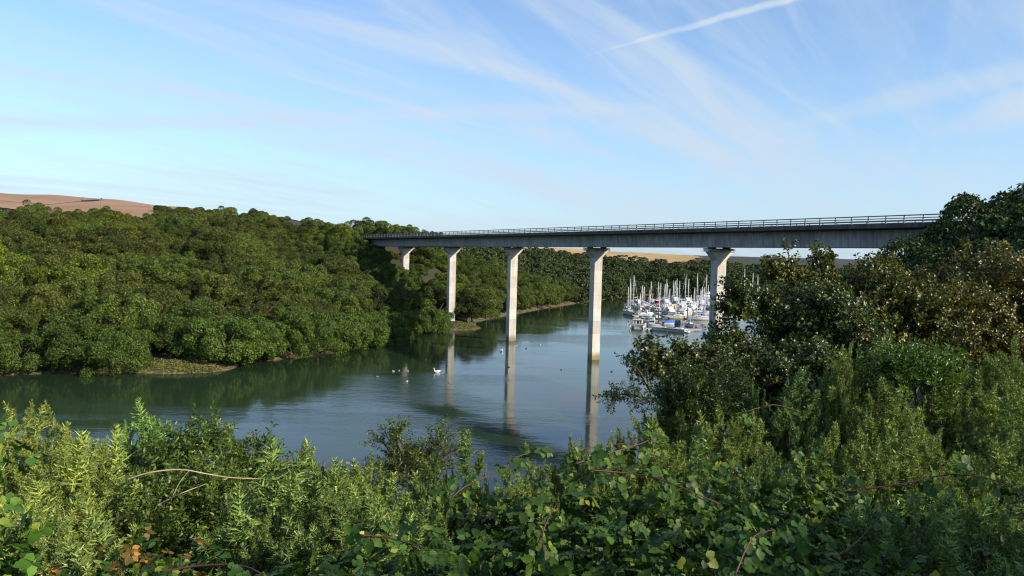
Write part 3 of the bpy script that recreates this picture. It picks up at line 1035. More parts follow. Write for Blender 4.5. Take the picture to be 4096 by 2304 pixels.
# ------------------------------------------------------------------ boats
m_gel = surface('gelcoat', (.56, .56, .55), (.68, .68, .66), rough=.28, nscale=1.0, spec=.5, obj_tint=True)
m_deckpaint = surface('deck_paint', (.42, .41, .38), (.55, .54, .50), rough=.5, nscale=2)
m_glass = surface('tinted_window', (.012, .016, .022), (.02, .026, .034), rough=.08, spec=.6)
m_canvas = surface('canvas', (.85, .85, .85), (1, 1, 1), rough=.8, nscale=4, obj_tint=True)
m_alu = surface('alloy_spar', (.66, .66, .65), (.80, .80, .78), rough=.35, nscale=1)
m_rub = surface('black_plastic', (.012, .014, .02), (.025, .027, .035), rough=.35)
m_red = surface('red_paint', (.42, .03, .035), (.50, .04, .05), rough=.35)
m_navy = surface('dark_stripe', (.012, .018, .04), (.02, .025, .06), rough=.35)
m_teak = surface('weathered_planks', (.20, .175, .145), (.30, .27, .23), rough=.85, nscale=5)
m_rope = surface('rigging_wire', (.28, .28, .28), (.36, .36, .36), rough=.4)


def hull_rings(L, B, fb, bow_up=.35, transom=.75, draft=.35, n=9, fine=1.7):
    out = []
    for i in range(n):
        f = i / (n - 1)                       # 0 stern .. 1 bow
        x = -L / 2 + L * f
        w = B / 2 * (transom + (1 - transom) * min(1, f * 2.6)) if f < .45 else B / 2 * max(.02, 1 - ((f - .45) / .55) ** fine)
        zs = fb * (1 + bow_up * max(0, f - .35) / .65)
        kz = -draft if f < .8 else -draft + (draft + zs * .55) * ((f - .8) / .2) ** 1.5
        xo = x if f < .85 else x
        out.append([(xo, -w, zs), (xo, -w * .93, zs * .45), (xo, -w * .72, max(kz, -.08 + kz * .2)), (xo, 0, kz),
                    (xo, w * .72, max(kz, -.08 + kz * .2)), (xo, w * .93, zs * .45), (xo, w, zs)])
    return out


def hull_mesh(name, L, B, fb, **kw):
    R = hull_rings(L, B, fb, **kw)
    mb = MB(); mb.loft(R, closed=False, cap=False)
    st = R[0]; mb.add(st, [tuple(range(len(st)))])
    return mb.mesh(name, m_gel, True), R


def deck_mesh(R, drop=.04, inset=.97):
    mb = MB(); vs = []
    for r in R: vs += [(r[0][0], r[0][1] * inset, r[0][2] - drop), (r[-1][0], r[-1][1] * inset, r[-1][2] - drop)]
    mb.add(vs, [(2 * i, 2 * i + 2, 2 * i + 3, 2 * i + 1) for i in range(len(R) - 1)])
    return mb.mesh('deck', m_deckpaint)


def stripe_mesh(R, z0, z1, mat, name='stripe'):
    mb = MB()
    for side in (0, -1):
        s1 = 1 if side == 0 else -2
        vs = []
        for r in R[:-1]:
            a, b = Vector(r[side]), Vector(r[s1])
            for k in (z0, z1):
                p = a.lerp(b, k); p.y *= 1.012; vs.append(tuple(p))
        mb.add(vs, [(2 * i, 2 * i + 1, 2 * i + 3, 2 * i + 2) for i in range(len(R) - 2)])
    return mb.mesh(name, mat)


def cabin(x0, x1, w, z0, h, slope_f=.5, slope_b=.15, tuck=.86):
    mb = MB()
    mb.loft([[(x0, -w, z0), (x1, -w * .9, z0), (x1, w * .9, z0), (x0, w, z0)],
             [(x0 + slope_b, -w * tuck, z0 + h), (x1 - slope_f, -w * tuck * .85, z0 + h), (x1 - slope_f, w * tuck * .85, z0 + h), (x0 + slope_b, w * tuck, z0 + h)]])
    return mb


def side_windows(x0, x1, w, z, h, k, tuck=.93):
    mb = MB(); step = (x1 - x0) / k
    for i in range(k):
        for s in (-1, 1): mb.box((x0 + (i + .5) * step, s * w * tuck, z), (step * .72, .06, h))
    return mb


KIT = {}


def kit(kind):
    """meshes of one kind of boat: list of (part name, mesh, colour slot, sub-parts)"""
    if kind in KIT: return KIT[kind]
    P = []
    if kind in ('yacht', 'yacht_large'):
        L, B, fb = (8.6, 2.9, .95) if kind == 'yacht' else (11.0, 3.5, 1.2)
        hm_, R = hull_mesh('hull', L, B, fb, transom=.62, bow_up=.30)
        P.append(('hull', hm_, 'hull')); P.append(('deck', deck_mesh(R), None)); P.append(('boot_stripe', stripe_mesh(R, .10, .24, m_navy), None))
        P.append(('coachroof', cabin(-L * .12, L * .26, B * .30, fb * 1.02, .48, .9, .1).mesh('coachroof', m_gel, False), 'white'))
        P.append(('window', side_windows(-L * .08, L * .16, B * .30, fb * 1.02 + .24, .17, 3, .955).mesh('window', m_glass), None))
        mb = MB()
        for s in (-1, 1): mb.box((-L * .28, s * B * .31, fb * 1.1 + .08), (L * .28, .12, .30))
        mb.box((-L * .43, 0, fb + .1), (.15, B * .55, .35)); P.append(('cockpit_coaming', mb.mesh('cockpit_coaming', m_gel), 'white'))
        hd = MB(); hd.loft([[(-L * .13 + a, y, fb + .45 + z) for y, z in ((-.95, 0), (-.8, .55), (0, .78), (.8, .55), (.95, 0))] for a in (-.75, .1)], closed=False, cap=False)
        P.append(('sprayhood', hd.mesh('sprayhood', m_canvas), 'cover'))
        rl = MB()
        for s in (-1, 1):
            rl.tube([(-L * .47, s * B * .30, fb + .62), (L * .1, s * B * .46, fb * 1.08 + .62), (L * .44, s * .25, fb * 1.3 + .60)], .025, 4)
            for q in (-.46, -.25, -.02, .2, .4):
                wy = s * B * (.44 if abs(q) < .3 else (.31 if q < 0 else .16)); rl.tube([(L * q, wy, fb), (L * q, wy, fb * 1.1 + .6)], .022, 4)
        P.append(('guard_rail', rl.mesh('guard_rail', m_alu), None))
    elif kind == 'cruiser':
        L, B, fb = 9.4, 3.3, 1.25
        hm_, R = hull_mesh('hull', L, B, fb, transom=.9, bow_up=.28)
        P += [('hull', hm_, 'hull'), ('deck', deck_mesh(R), None), ('boot_stripe', stripe_mesh(R, .42, .55, m_navy), None)]
        P.append(('cabin', cabin(-L * .22, L * .28, B * .40, fb * 1.05, 1.15, 1.5, .1).mesh('cabin', m_gel), 'white'))
        P.append(('window', side_windows(-L * .18, L * .14, B * .40, fb * 1.05 + .68, .42, 3, .945).mesh('window', m_glass), None))
        P.append(('flybridge', cabin(-L * .20, L * .06, B * .34, fb + 1.22, .5, .5, .1, .95).mesh('flybridge', m_gel), 'white'))
        ra = MB(); ra.tube([(-L * .2, -B * .36, fb + 1.2), (-L * .26, -B * .33, fb + 2.4), (-L * .26, B * .33, fb + 2.4), (-L * .2, B * .36, fb + 1.2)], .07, 5)
        P.append(('radar_arch', ra.mesh('radar_arch', m_gel), 'white'))
        cv = MB(); cv.loft([[(-L * .24 - a, y, fb + z) for y, z in ((-1.35, .2), (-1.2, 1.15), (0, 1.3), (1.2, 1.15), (1.35, .2))] for a in (0, 1.9)], closed=False, cap=True)
        P.append(('cockpit_cover', cv.mesh('cockpit_cover', m_canvas), 'cover'))
    elif kind == 'wheelhouse':
        L, B, fb = 7.0, 2.6, .95
        hm_, R = hull_mesh('hull', L, B, fb, transom=.85, bow_up=.55)
        P += [('hull', hm_, 'hull'), ('deck', deck_mesh(R, .25), None), ('rubbing_strake', stripe_mesh(R, .0, .10, m_navy, 'rubbing_strake'), None)]
        P.append(('wheelhouse', cabin(-.3, 1.6, .85, .8, 1.55, .35, .0, .95).mesh('wheelhouse', m_gel), 'white'))
        wd = side_windows(-.2, 1.2, .85, 1.85, .5, 2, .985)
        for y in (-.42, .42): wd.box((1.39, y, 1.85), (.08, .6, .5))
        for y in (-.42, .42): wd.box((-.31, y, 1.75), (.06, .5, .6))
        P.append(('window', wd.mesh('window', m_glass), None))
        P.append(('roof', MB().box((.55, 0, 2.40), (2.2, 1.9, .10)).mesh('roof', m_gel), 'cover'))
        P.append(('cuddy', cabin(1.5, 2.9, .9, .95, .5, .7, .0, .8).mesh('cuddy', m_gel), 'white'))
        ob = MB(); ob.box((-L / 2 - .25, 0, .75), (.42, .36, .55), 0, .8); ob.box((-L / 2 - .25, 0, .15), (.2, .14, .9)); P.append(('outboard', ob.mesh('outboard', m_rub), None))
    elif kind == 'dinghy':
        L, B, fb = 4.8, 1.9, .6
        hm_, R = hull_mesh('hull', L, B, fb, transom=.85, bow_up=.35)
        P += [('hull', hm_, 'hull'), ('deck', deck_mesh(R, .2), None)]
        cv = MB(); cv.loft([[(x, -w, fb), (x, -w * .5, fb + h), (x, 0, fb + h * 1.15), (x, w * .5, fb + h), (x, w, fb)] for x, w, h in ((-2.2, .8, .35), (-1.2, .93, .6), (.2, .95, .75), (1.3, .7, .55), (2.0, .3, .3))], closed=False, cap=True)
        P.append(('cover', cv.mesh('cover', m_canvas), 'cover'))
        ob = MB(); ob.box((-L / 2 - .22, 0, .62), (.40, .34, .5), 0, .8); ob.box((-L / 2 - .2, 0, .1), (.16, .12, .8)); P.append(('outboard', ob.mesh('outboard', m_rub), None))
    KIT[kind] = P
    return P


mast_cache = {}


def add_rig(root, h, L, fb, cover, thin=False):
    """mast with spreaders, boom with stowed sail, stays"""
    key = (round(h * 2) / 2, L)
    if key not in mast_cache:
        hh = key[0]; xm = L * .08
        m = MB(); m.tube([(xm, 0, fb), (xm - hh * .01, 0, hh * .6), (xm - hh * .022, 0, hh)], [.14, .125, .085], 6)
        sp = MB()
        for k in (.42, .70): sp.tube([(xm - hh * .01, -.55, hh * k - .05), (xm, 0, hh * k), (xm - hh * .01, .55, hh * k - .05)], .035, 4)
        bo = MB(); bo.tube([(xm - .1, 0, fb + 1.25), (xm - L * .40, 0, fb + 1.35)], .07, 5)
        sc_ = MB(); sc_.tube([(xm - .05, 0, fb + 2.0), (xm - .2, 0, fb + 1.5), (xm - L * .2, 0, fb + 1.52), (xm - L * .38, 0, fb + 1.46)], [.09, .20, .18, .09], 6)
        stl = MB()
        for e in ((L * .47, 0, fb * 1.25), (-L * .48, 0, fb), (xm - .2, 1.15, fb), (xm - .2, -1.15, fb)): stl.tube([(xm - hh * .022, 0, hh - .15), e], .016, 3)
        fu = MB(); fu.tube([(L * .46, 0, fb * 1.3 + .3), (xm - hh * .02 + .4, 0, hh * .93)], [.035, .02], 5)
        mast_cache[key] = (m.mesh('mast', m_alu, True), sp.mesh('spreader', m_alu), bo.mesh('boom', m_alu), sc_.mesh('sail_cover', m_canvas, True), stl.mesh('stay', m_rope), fu.mesh('furled_jib', m_canvas, True))
    m, sp, bo, sc_, stl, fu = mast_cache[key]
    mo = link('mast', m, root); link('spreader', sp, mo)
    b_o = link('boom', bo, root); link('sail_cover', sc_, b_o, color=cover)
    link('stay', stl, root); link('furled_jib', fu, root, color=(.9, .9, .86))


WHITE, CREAM = (1, 1, 1), (1.0, .93, .80)
BLUE, ROYAL, REDC, GREEN, NAVY, GREY, TAN, TEAL = (.04, .10, .36), (.03, .16, .62), (.52, .03, .03), (.02, .17, .08), (.03, .05, .12), (.42, .44, .47), (.55, .36, .16), (.06, .30, .26)
CNAME = {WHITE: 'white', CREAM: 'cream', BLUE: 'blue', ROYAL: 'bright blue', REDC: 'red', GREEN: 'green', NAVY: 'navy', GREY: 'grey', TAN: 'tan', TEAL: 'teal'}
KNAME = {'yacht': ('sailing_yacht', 'sailing yacht', 'yacht'), 'yacht_large': ('sailing_yacht', 'large sailing yacht', 'yacht'), 'cruiser': ('motor_cruiser', 'motor cruiser', 'boat'),
         'wheelhouse': ('fishing_boat', 'small wheelhouse boat', 'boat'), 'dinghy': ('covered_dinghy', 'covered dinghy', 'boat')}


def zb(zx, zy):     # a spot of the moorings on the water
    return on_level(600 + zx / 20.6, 272.5 + zy / 20.6, 0)


def moor(kind, zx, zy, head, hullc, cover, top=None, where='', label=None):
    p0 = zb(zx, zy)
    nm, desc, cat = KNAME[kind]
    o = empty(nm, (p0.x, p0.y, 0), math.radians(head))
    for pn, me, slot in kit(kind):
        c = {'hull': hullc, 'white': WHITE, 'cover': cover, None: None}[slot]
        link(pn, me, o, color=c)
    if top is not None:
        L, fb = (8.6, .95) if kind == 'yacht' else (11.0, 1.2)
        h = p0.y * (zy - top) / 20.6 / FPX
        add_rig(o, max(6.0, h), L, fb, cover)
    tag(o, label or (f'{CNAME[hullc]} {desc} {where}' if cover == WHITE or len(where.split()) > 8 else f'{CNAME[hullc]} {desc} with {CNAME[cover]} cover {where}'), cat, 'boats moored in the marina')
    return o


F = [  # kind, place, heading, hull, cover, masthead, where it lies
    ('yacht_large', 600, 868, 200, WHITE, BLUE, 145, 'at the outer left corner of the marina'),
    ('yacht_large', 665, 735, 215, WHITE, WHITE, 60, 'carrying the tallest mast at the marina\'s left edge'),
    ('yacht', 568, 770, 190, WHITE, NAVY, 310, 'showing the leftmost mast of the marina'),
    ('yacht', 830, 892, 175, WHITE, WHITE, 420, 'just right of the outer left corner yacht'),
    ('yacht', 985, 905, 20, WHITE, BLUE, 350, 'between the outer yachts and the long-windowed cruiser'),
    ('wheelhouse', 1160, 905, -60, GREY, WHITE, None, 'behind the dark mooring piles'),
    ('wheelhouse', 1320, 858, -95, GREEN, GREEN, None, 'moored bow-on mid marina'),
    ('cruiser', 1445, 884, -80, WHITE, WHITE, None, 'right of the green boat'),
    ('yacht', 1600, 950, 195, CREAM, NAVY, 300, 'on the second pontoon left of the near pier'),
    ('cruiser', 1725, 885, 160, WHITE, WHITE, None, 'behind the cream hulled yacht'),
    ('cruiser', 1930, 830, 200, WHITE, ROYAL, None, 'left of the near pier'),
    ('wheelhouse', 2050, 862, 190, WHITE, WHITE, None, 'close to the left of the near pier'),
    ('yacht', 2030, 975, 185, WHITE, BLUE, 560, 'in front of the white wheelhouse boat by the near pier'),
    ('yacht', 2190, 945, 165, WHITE, WHITE, 55, 'touching the left side of the near pier'),
    ('cruiser', 780, 700, -70, WHITE, WHITE, None, 'the big two-decked one behind the left corner yachts'),
    ('yacht', 905, 745, 170, WHITE, BLUE, 290, 'right of the two-decked cruiser'),
    ('yacht', 875, 705, 10, WHITE, WHITE, 260, 'right behind the two-decked cruiser'),
    ('yacht', 1040, 760, 15, WHITE, BLUE, 560, 'third row left part'),
    ('dinghy', 880, 790, 20, WHITE, REDC, None, 'in front of the two-decked cruiser'),
    ('wheelhouse', 1060, 700, 180, WHITE, BLUE, None, 'middle of the left rows'),
    ('dinghy', 1180, 694, 170, WHITE, REDC, None, 'left of the blue covered cruiser'),
    ('yacht', 1215, 790, 190, WHITE, WHITE, 395, 'behind the grey wheelhouse boat'),
    ('yacht', 1050, 600, 0, WHITE, BLUE, 175, 'back row behind the two-decked cruiser'),
    ('yacht_large', 1190, 640, 185, NAVY, WHITE, 195, 'back rows left of centre'),
    ('yacht', 1250, 600, 10, WHITE, NAVY, 200, 'rear row against the dark inlet'),
    ('yacht', 1330, 720, 175, WHITE, BLUE, 235, 'middle rows behind the green boat'),
    ('cruiser', 1370, 690, 200, WHITE, BLUE, None, 'at the centre of the marina'),
    ('yacht_large', 1362, 580, 185, WHITE, TAN, 130, 'rear row under the far wood'),
    ('yacht', 1385, 620, 10, WHITE, BLUE, 220, 'second last row centre'),
    ('yacht', 1430, 765, 170, WHITE, WHITE, 345, 'right of centre third row'),
    ('yacht', 1500, 590, 190, WHITE, BLUE, 170, 'rear row right of centre'),
    ('dinghy', 1520, 712, 160, WHITE, TAN, None, 'between two pontoons right of centre'),
    ('cruiser', 1560, 640, 195, WHITE, BLUE, None, 'second last row right of centre'),
    ('yacht_large', 1585, 600, 10, WHITE, BLUE, 135, 'rear row with one of the tall masts'),
    ('yacht', 1545, 560, 5, CREAM, NAVY, 175, 'last row right of centre'),
    ('yacht', 1625, 690, 185, CREAM, TAN, 160, 'third last row right of centre'),
    ('cruiser', 1720, 740, 175, WHITE, WHITE, None, 'left of the red hulled boat'),
    ('wheelhouse', 1828, 735, -85, REDC, WHITE, None, 'moored bow-on left of the near pier'),
    ('yacht_large', 1765, 640, 10, WHITE, NAVY, 85, 'fourth row left of the near pier'),
    ('yacht', 1815, 600, 180, WHITE, BLUE, 130, 'rear row left of the near pier'),
    ('cruiser', 1815, 650, 190, WHITE, WHITE, None, 'behind the red hulled boat'),
    ('yacht', 1945, 715, 170, WHITE, BLUE, 315, 'right of the red hulled boat'),
    ('yacht_large', 1985, 625, 190, WHITE, WHITE, 20, 'bearing the second tallest mast left of the near pier'),
    ('wheelhouse', 1990, 655, 20, WHITE, BLUE, None, 'rear rows by the near pier'),
    ('cruiser', 2110, 705, 185, WHITE, BLUE, None, 'fourth row close to the near pier'),
    ('yacht', 2095, 770, 175, WHITE, ROYAL, 300, 'third row close to the near pier'),
    ('yacht', 2150, 660, 10, WHITE, WHITE, 310, 'fifth row close to the near pier'),
    ('yacht', 2065, 600, 190, WHITE, BLUE, 395, 'rear row close to the near pier'),
    ('yacht_large', 2205, 740, 195, WHITE, WHITE, 255, 'half hidden by the near pier'),
    ('dinghy', 2225, 730, 100, WHITE, ROYAL, None, 'against the left edge of the near pier'),
    # right of the near pier
    ('yacht', 2590, 720, 170, WHITE, BLUE, 345, 'first one right of the near pier'),
    ('yacht', 2660, 850, 190, WHITE, WHITE, 480, 'low down right of the near pier'),
    ('cruiser', 2640, 640, 190, WHITE, WHITE, None, 'right of the near pier at the back'),
    ('wheelhouse', 2760, 760, 160, WHITE, REDC, None, 'right of the near pier beside the hawthorn'),
    ('yacht', 2790, 640, 10, WHITE, BLUE, 320, 'back row right of the near pier'),
    ('cruiser', 2840, 830, 170, WHITE, WHITE, None, 'half hidden by hawthorn leaves right of the near pier'),
    ('yacht_large', 2950, 720, 185, WHITE, WHITE, -70, 'with the tall mast just right of the near pier'),
    ('yacht_large', 3130, 700, 175, WHITE, BLUE, 20, 'with the middle tall mast right of the near pier'),
    ('yacht_large', 3225, 690, 185, WHITE, WHITE, 40, 'with the right tall mast above the hawthorn'),
    ('yacht', 3360, 700, 180, WHITE, BLUE, 175, 'fourth mast right of the near pier'),
    ('yacht', 3410, 690, 180, WHITE, WHITE, 150, 'fifth mast right of the near pier'),
]
for kind, zx, zy, hd, hc, cv, top, where in F:
    if zy < 900 and kind != 'wheelhouse' and hd > -30: hd += 75 if hd > 90 else 95
    moor(kind, zx, zy, hd, hc, cv, top, where)

# -- the boats of the front row, each built for itself
def pair(zx0, zy0, zx1, zy1):
    a, b = zb(zx0, zy0), zb(zx1, zy1)
    return (a + b) / 2, (b - a).length, math.atan2(b.y - a.y, b.x - a.x)


# long racing powerboat, stern to the right
c, L, an = pair(1770, 1238, 985, 1175)
o = tag(empty('power_boat', (c.x, c.y, 0), an), 'long low white powerboat with a red stripe in front of the marina', 'boat')
R = hull_rings(L, 2.7, .95, bow_up=.15, transom=.95, draft=.3, n=11, fine=1.25)
mb = MB(); mb.loft(R, closed=False, cap=False); mb.add(R[0], [tuple(range(7))])
link('hull', mb.mesh('hull', m_gel, True), o, color=(1.25, 1.25, 1.25))
link('deck', deck_mesh(R, -.02, .99), o)
link('red_stripe', stripe_mesh(R[:-3], .04, .46, m_red, 'red_stripe'), o)
link('dark_stripe', stripe_mesh(R[:-1], .56, .74, m_navy, 'dark_stripe'), o)
link('foredeck', MB().loft([[(L * .02, -.9, .98), (L * .02, 0, 1.35), (L * .02, .9, .98)], [(L * .25, -.6, 1.0), (L * .25, 0, 1.22), (L * .25, .6, 1.0)], [(L * .42, -.2, 1.05), (L * .42, 0, 1.10), (L * .42, .2, 1.05)]]).mesh('foredeck', m_gel), o, color=WHITE)
link('cockpit', MB().box((-L * .08, 0, .99), (L * .19, 1.5, .10)).mesh('cockpit', m_rub), o)
link('windscreen', MB().loft([[(L * .03, -.95, 1.05), (L * .06, 0, 1.05), (L * .03, .95, 1.05)], [(L * .005, -.85, 1.5), (L * .03, 0, 1.55), (L * .005, .85, 1.5)]], closed=False, cap=False).mesh('windscreen', m_glass), o)
link('engine_hatch', MB().box((-L * .32, 0, 1.08), (L * .20, 1.7, .28), 0, .85).mesh('engine_hatch', m_gel), o, color=WHITE)
for s in (-1, 1):
    link('outdrive', MB().tube([(-L / 2, s * .55, .6), (-L / 2 - .5, s * .55, .75), (-L / 2 - .8, s * .55, .35), (-L / 2 - .9, s * .55, -.2)], [.22, .24, .2, .12], 7).mesh('outdrive', m_gel, True), o, color=(.9, .9, .9))
link('bathing_platform', MB().box((-L / 2 - .55, 0, .22), (1.1, 2.2, .10)).mesh('bathing_platform', m_gel), o, color=WHITE)
# twin hulled workboat, bows to the camera
c = zb(775, 1138)
o = tag(empty('twin_hull_boat', (c.x, c.y, 0), math.radians(-106)), 'cream twin-hulled workboat with an open cabin, leftmost of the front row', 'boat')
for s in (-1, 1):
    mb = MB(); rr = hull_rings(5.6, .95, .85, bow_up=.1, transom=.9, draft=.25)
    rr = [[(x, y + s * 1.85, z) for x, y, z in r] for r in rr]; mb.loft(rr, closed=False, cap=True)
    link('float_hull', mb.mesh('float_hull', m_gel, True), o, color=CREAM)
link('deck', MB().box((-.2, 0, .95), (5.0, 4.6, .30)).mesh('deck', m_gel), o, color=(.95, .93, .88))
link('bulwark', MB().box((2.35, 0, 1.25), (.10, 4.6, .32)).box((0, 2.25, 1.25), (4.8, .10, .32)).box((0, -2.25, 1.25), (4.8, .10, .32)).mesh('bulwark', m_gel), o, color=CREAM)
cb = MB()
for x in (-1.6, .5):
    for y in (-1.25, -.35, .55, 1.25): cb.box((x, y, 1.75), (.12, .28, 1.3))
cb.box((-.55, 0, 2.42), (2.6, 2.9, .12)); cb.box((-.55, 1.3, 1.75), (2.0, .08, 1.3)); cb.box((-.55, -1.3, 1.4), (2.0, .08, .6))
link('open_cabin', cb.mesh('open_cabin', m_gel), o, color=CREAM)
link('console', MB().box((-.9, .1, 1.55), (.5, .9, .9)).mesh('console', m_rub), o)
for s in (-1, 1): link('locker', MB().box((1.3, s * 1.7, 1.3), (.9, .6, .42)).mesh('locker', m_rub), o)
# cruiser with a row of long windows
c, L, an = pair(1105, 1062, 850, 1048)
o = tag(empty('cabin_cruiser', (c.x, c.y + 1.5, 0), an), 'white cabin cruiser with a row of long dark windows behind the workboat', 'boat')
rr = hull_rings(7.6, 2.7, 1.0, bow_up=.25, transom=.9)
mb = MB(); mb.loft(rr, closed=False, cap=False); mb.add(rr[0], [tuple(range(7))])
link('hull', mb.mesh('hull', m_gel, True), o, color=WHITE); link('deck', deck_mesh(rr), o)
link('cabin', cabin(-2.6, 2.4, 1.1, 1.0, .95, .7, .2).mesh('cabin', m_gel), o, color=WHITE)
for k in range(3):
    for s in (-1, 1): link('window', MB().box((-1.5 + k * 1.35, s * 1.045, 1.55), (1.0, .08, .42)).mesh('window', m_glass), o)
link('flying_screen', cabin(-1.0, .6, .7, 1.96, .35, .4, .1).mesh('flying_screen', m_glass), o)
# white hull with portholes
c = zb(1160, 1012)
o = tag(empty('motor_launch', (c.x, c.y, 0), math.radians(-75)), 'white launch with two dark portholes between the dark piles', 'boat')
rr = hull_rings(7.2, 2.6, 1.25, bow_up=.35, transom=.9)
mb = MB(); mb.loft(rr, closed=False, cap=False); mb.add(rr[0], [tuple(range(7))])
link('hull', mb.mesh('hull', m_gel, True), o, color=WHITE); link('deck', deck_mesh(rr), o)
link('cabin', cabin(-1.6, 1.6, 1.0, 1.25, .85, .5, .1).mesh('cabin', m_gel), o, color=WHITE)
for k in range(2): link('porthole', MB().tube([(1.2 + k * .75, -1.16 + k * .10, .95), (1.2 + k * .75, -1.24 + k * .10, .95)], .16, 10).mesh('porthole', m_glass), o)
link('windscreen', MB().box((1.2, 0, 1.85), (.1, 1.4, .4)).mesh('windscreen', m_glass), o)
# small cuddy boat behind the powerboat
c = zb(1075, 1112)
o = tag(empty('cuddy_boat', (c.x, c.y, 0), math.radians(172)), 'little white cuddy boat just behind the powerboat\'s bow', 'boat')
rr = hull_rings(5.0, 2.0, .75, transom=.88)
mb = MB(); mb.loft(rr, closed=False, cap=False); mb.add(rr[0], [tuple(range(7))])
link('hull', mb.mesh('hull', m_gel, True), o, color=WHITE); link('deck', deck_mesh(rr, .1), o)
link('wheelhouse', cabin(-.8, 1.2, .85, .75, 1.35, .4, .0, .95).mesh('wheelhouse', m_gel), o, color=WHITE)
link('window', side_windows(-.6, .8, .85, 1.65, .5, 2, .98).mesh('window', m_glass), o)
moor('dinghy', 1445, 1072, 15, WHITE, ROYAL, None, label='small boat under a bright blue cover behind the powerboat')
# black canopied sports boat with large outboard
c = zb(1600, 1105)
o = tag(empty('sports_boat', (c.x, c.y, 0), math.radians(75)), 'small dark boat with a big black outboard under a black cover', 'boat')
rr = hull_rings(5.4, 2.1, .75, transom=.9)
mb = MB(); mb.loft(rr, closed=False, cap=False); mb.add(rr[0], [tuple(range(7))])
link('hull', mb.mesh('hull', m_gel, True), o, color=(.10, .11, .16)); link('deck', deck_mesh(rr, .1), o)
link('canopy', MB().loft([[(x, -.95, .75), (x, -.8, 1.9), (x, .8, 1.9), (x, .95, .75)] for x in (-1.6, .8)]).mesh('canopy', m_canvas), o, color=NAVY)
link('outboard', MB().box((-2.95, 0, 1.1), (.6, .6, .85), 0, .8).box((-2.95, 0, .3), (.25, .2, 1.0)).mesh('outboard', m_rub), o)
# little sloop and red buoy at the right of the front row
moor('yacht', 1850, 1122, -78, WHITE, WHITE, 470, label='small white sloop seen bow-on at the right of the front row').scale = (.66, .66, 1)
c = zb(1985, 1130)
o = tag(empty('mooring_buoy', (c.x, c.y, 0)), 'round red buoy floating right of the small sloop', 'buoy')
bm = MB(); bm.loft([[(r_ * math.cos(a), r_ * math.sin(a), z) for a in np.linspace(0, 6.283, 11)[:-1]] for r_, z in ((.12, -.35), (.45, -.1), (.52, .22), (.4, .52), (.12, .68))])
link('float', bm.mesh('float', m_red, True), o); link('ring', MB().tube([(-.12, 0, .66), (0, 0, .85), (.12, 0, .66)], .03, 5).mesh('ring', m_alu), o)
# big white covered boat at the back by the pier
moor('cruiser', 2230, 560, 190, WHITE, CREAM, None, label='large white motor cruiser at the very back left of the near pier').scale = (1.35, 1.35, 1.35)

# pontoons and piles
def pontoon(zx0, zy0, zx1, zy1, label, w=1.6):
    c, L, an = pair(zx0, zy0, zx1, zy1)
    o = tag(empty('pontoon', (c.x, c.y, 0), an), label, 'pontoon', 'marina pontoons')
    pl = MB().box((0, 0, .56), (.30, w, .05)).mesh('plank', m_teak)
    n_ = min(90, int(L / .33))
    for k in range(n_): link('plank', pl, o, loc=(-L / 2 + (k + .5) * L / n_, 0, 0), scale=(L / n_ / .33, 1, 1))
    fm = MB()
    for s in (-1, 1): fm.box((0, s * w * .46, .43), (L, .12, .20))
    link('frame', fm.mesh('frame', m_galv), o)
    fl = MB().box((0, 0, .12), (1.6, w * .9, .5)).mesh('float', m_deckpaint)
    for k in range(int(L / 3)): link('float', fl, o, loc=(-L / 2 + 1.5 + k * 3, 0, 0))


pontoon(930, 1178, 2080, 1200, 'front pontoon behind the long powerboat')
pontoon(1215, 1050, 1690, 1066, 'pontoon behind the blue covered boat')
pontoon(1290, 912, 2240, 950, 'second pontoon across the marina below the green boat')
pontoon(660, 905, 1000, 912, 'short pontoon beside the outer left corner yacht')
pontoon(1080, 700, 2230, 722, 'third pontoon across the middle of the marina')
pontoon(900, 640, 2200, 620, 'fourth pontoon near the back of the marina')
pile = MB().tube([(0, 0, -2), (0, 0, 4.2)], [.20, .19], 8).mesh('mooring_pile', m_wet, True)
cap = MB().tube([(0, 0, 4.2), (0, 0, 4.42)], [.23, .06], 8).mesh('pile_cap', m_deckpaint)
for q, (zx, zy, h, lb) in enumerate([(697, 892, 1.05, 'beside the outer left corner yacht'), (770, 745, .9, 'in front of the two-decked cruiser'), (1105, 1040, 1.25, 'left of the two dark piles in front'),
                                (1200, 1100, 1.3, 'nearest to the powerboat'), (1252, 985, 1.15, 'brown one below the green boat'), (1795, 1050, 1.2, 'right of the cream yacht'),
                                (1470, 660, .8, 'at the centre of the back rows'), (1318, 740, .8, 'behind the green boat'), (855, 720, .8, 'right of the two-decked cruiser'), (2120, 960, 1.0, 'close to the near pier')]):
    c = zb(zx, zy)
    o = tag(empty('mooring_pile', (c.x, c.y, 0)), 'dark timber mooring pile ' + lb, 'pile', 'marina piles'); o.scale = (1, 1, h)
    link('pile', pile, o); link('cap', cap, o)

# ------------------------------------------------------------------ birds on the water
m_feather = surface('white_feathers', (.78, .78, .76), (.86, .86, .85), rough=.7)
m_fgrey = surface('grey_feathers', (.30, .32, .35), (.42, .44, .47), rough=.7)
m_fdark = surface('dark_feathers', (.025, .022, .02), (.05, .042, .035), rough=.7)
m_beak = surface('orange_beak', (.55, .20, .03), (.6, .25, .04), rough=.5)


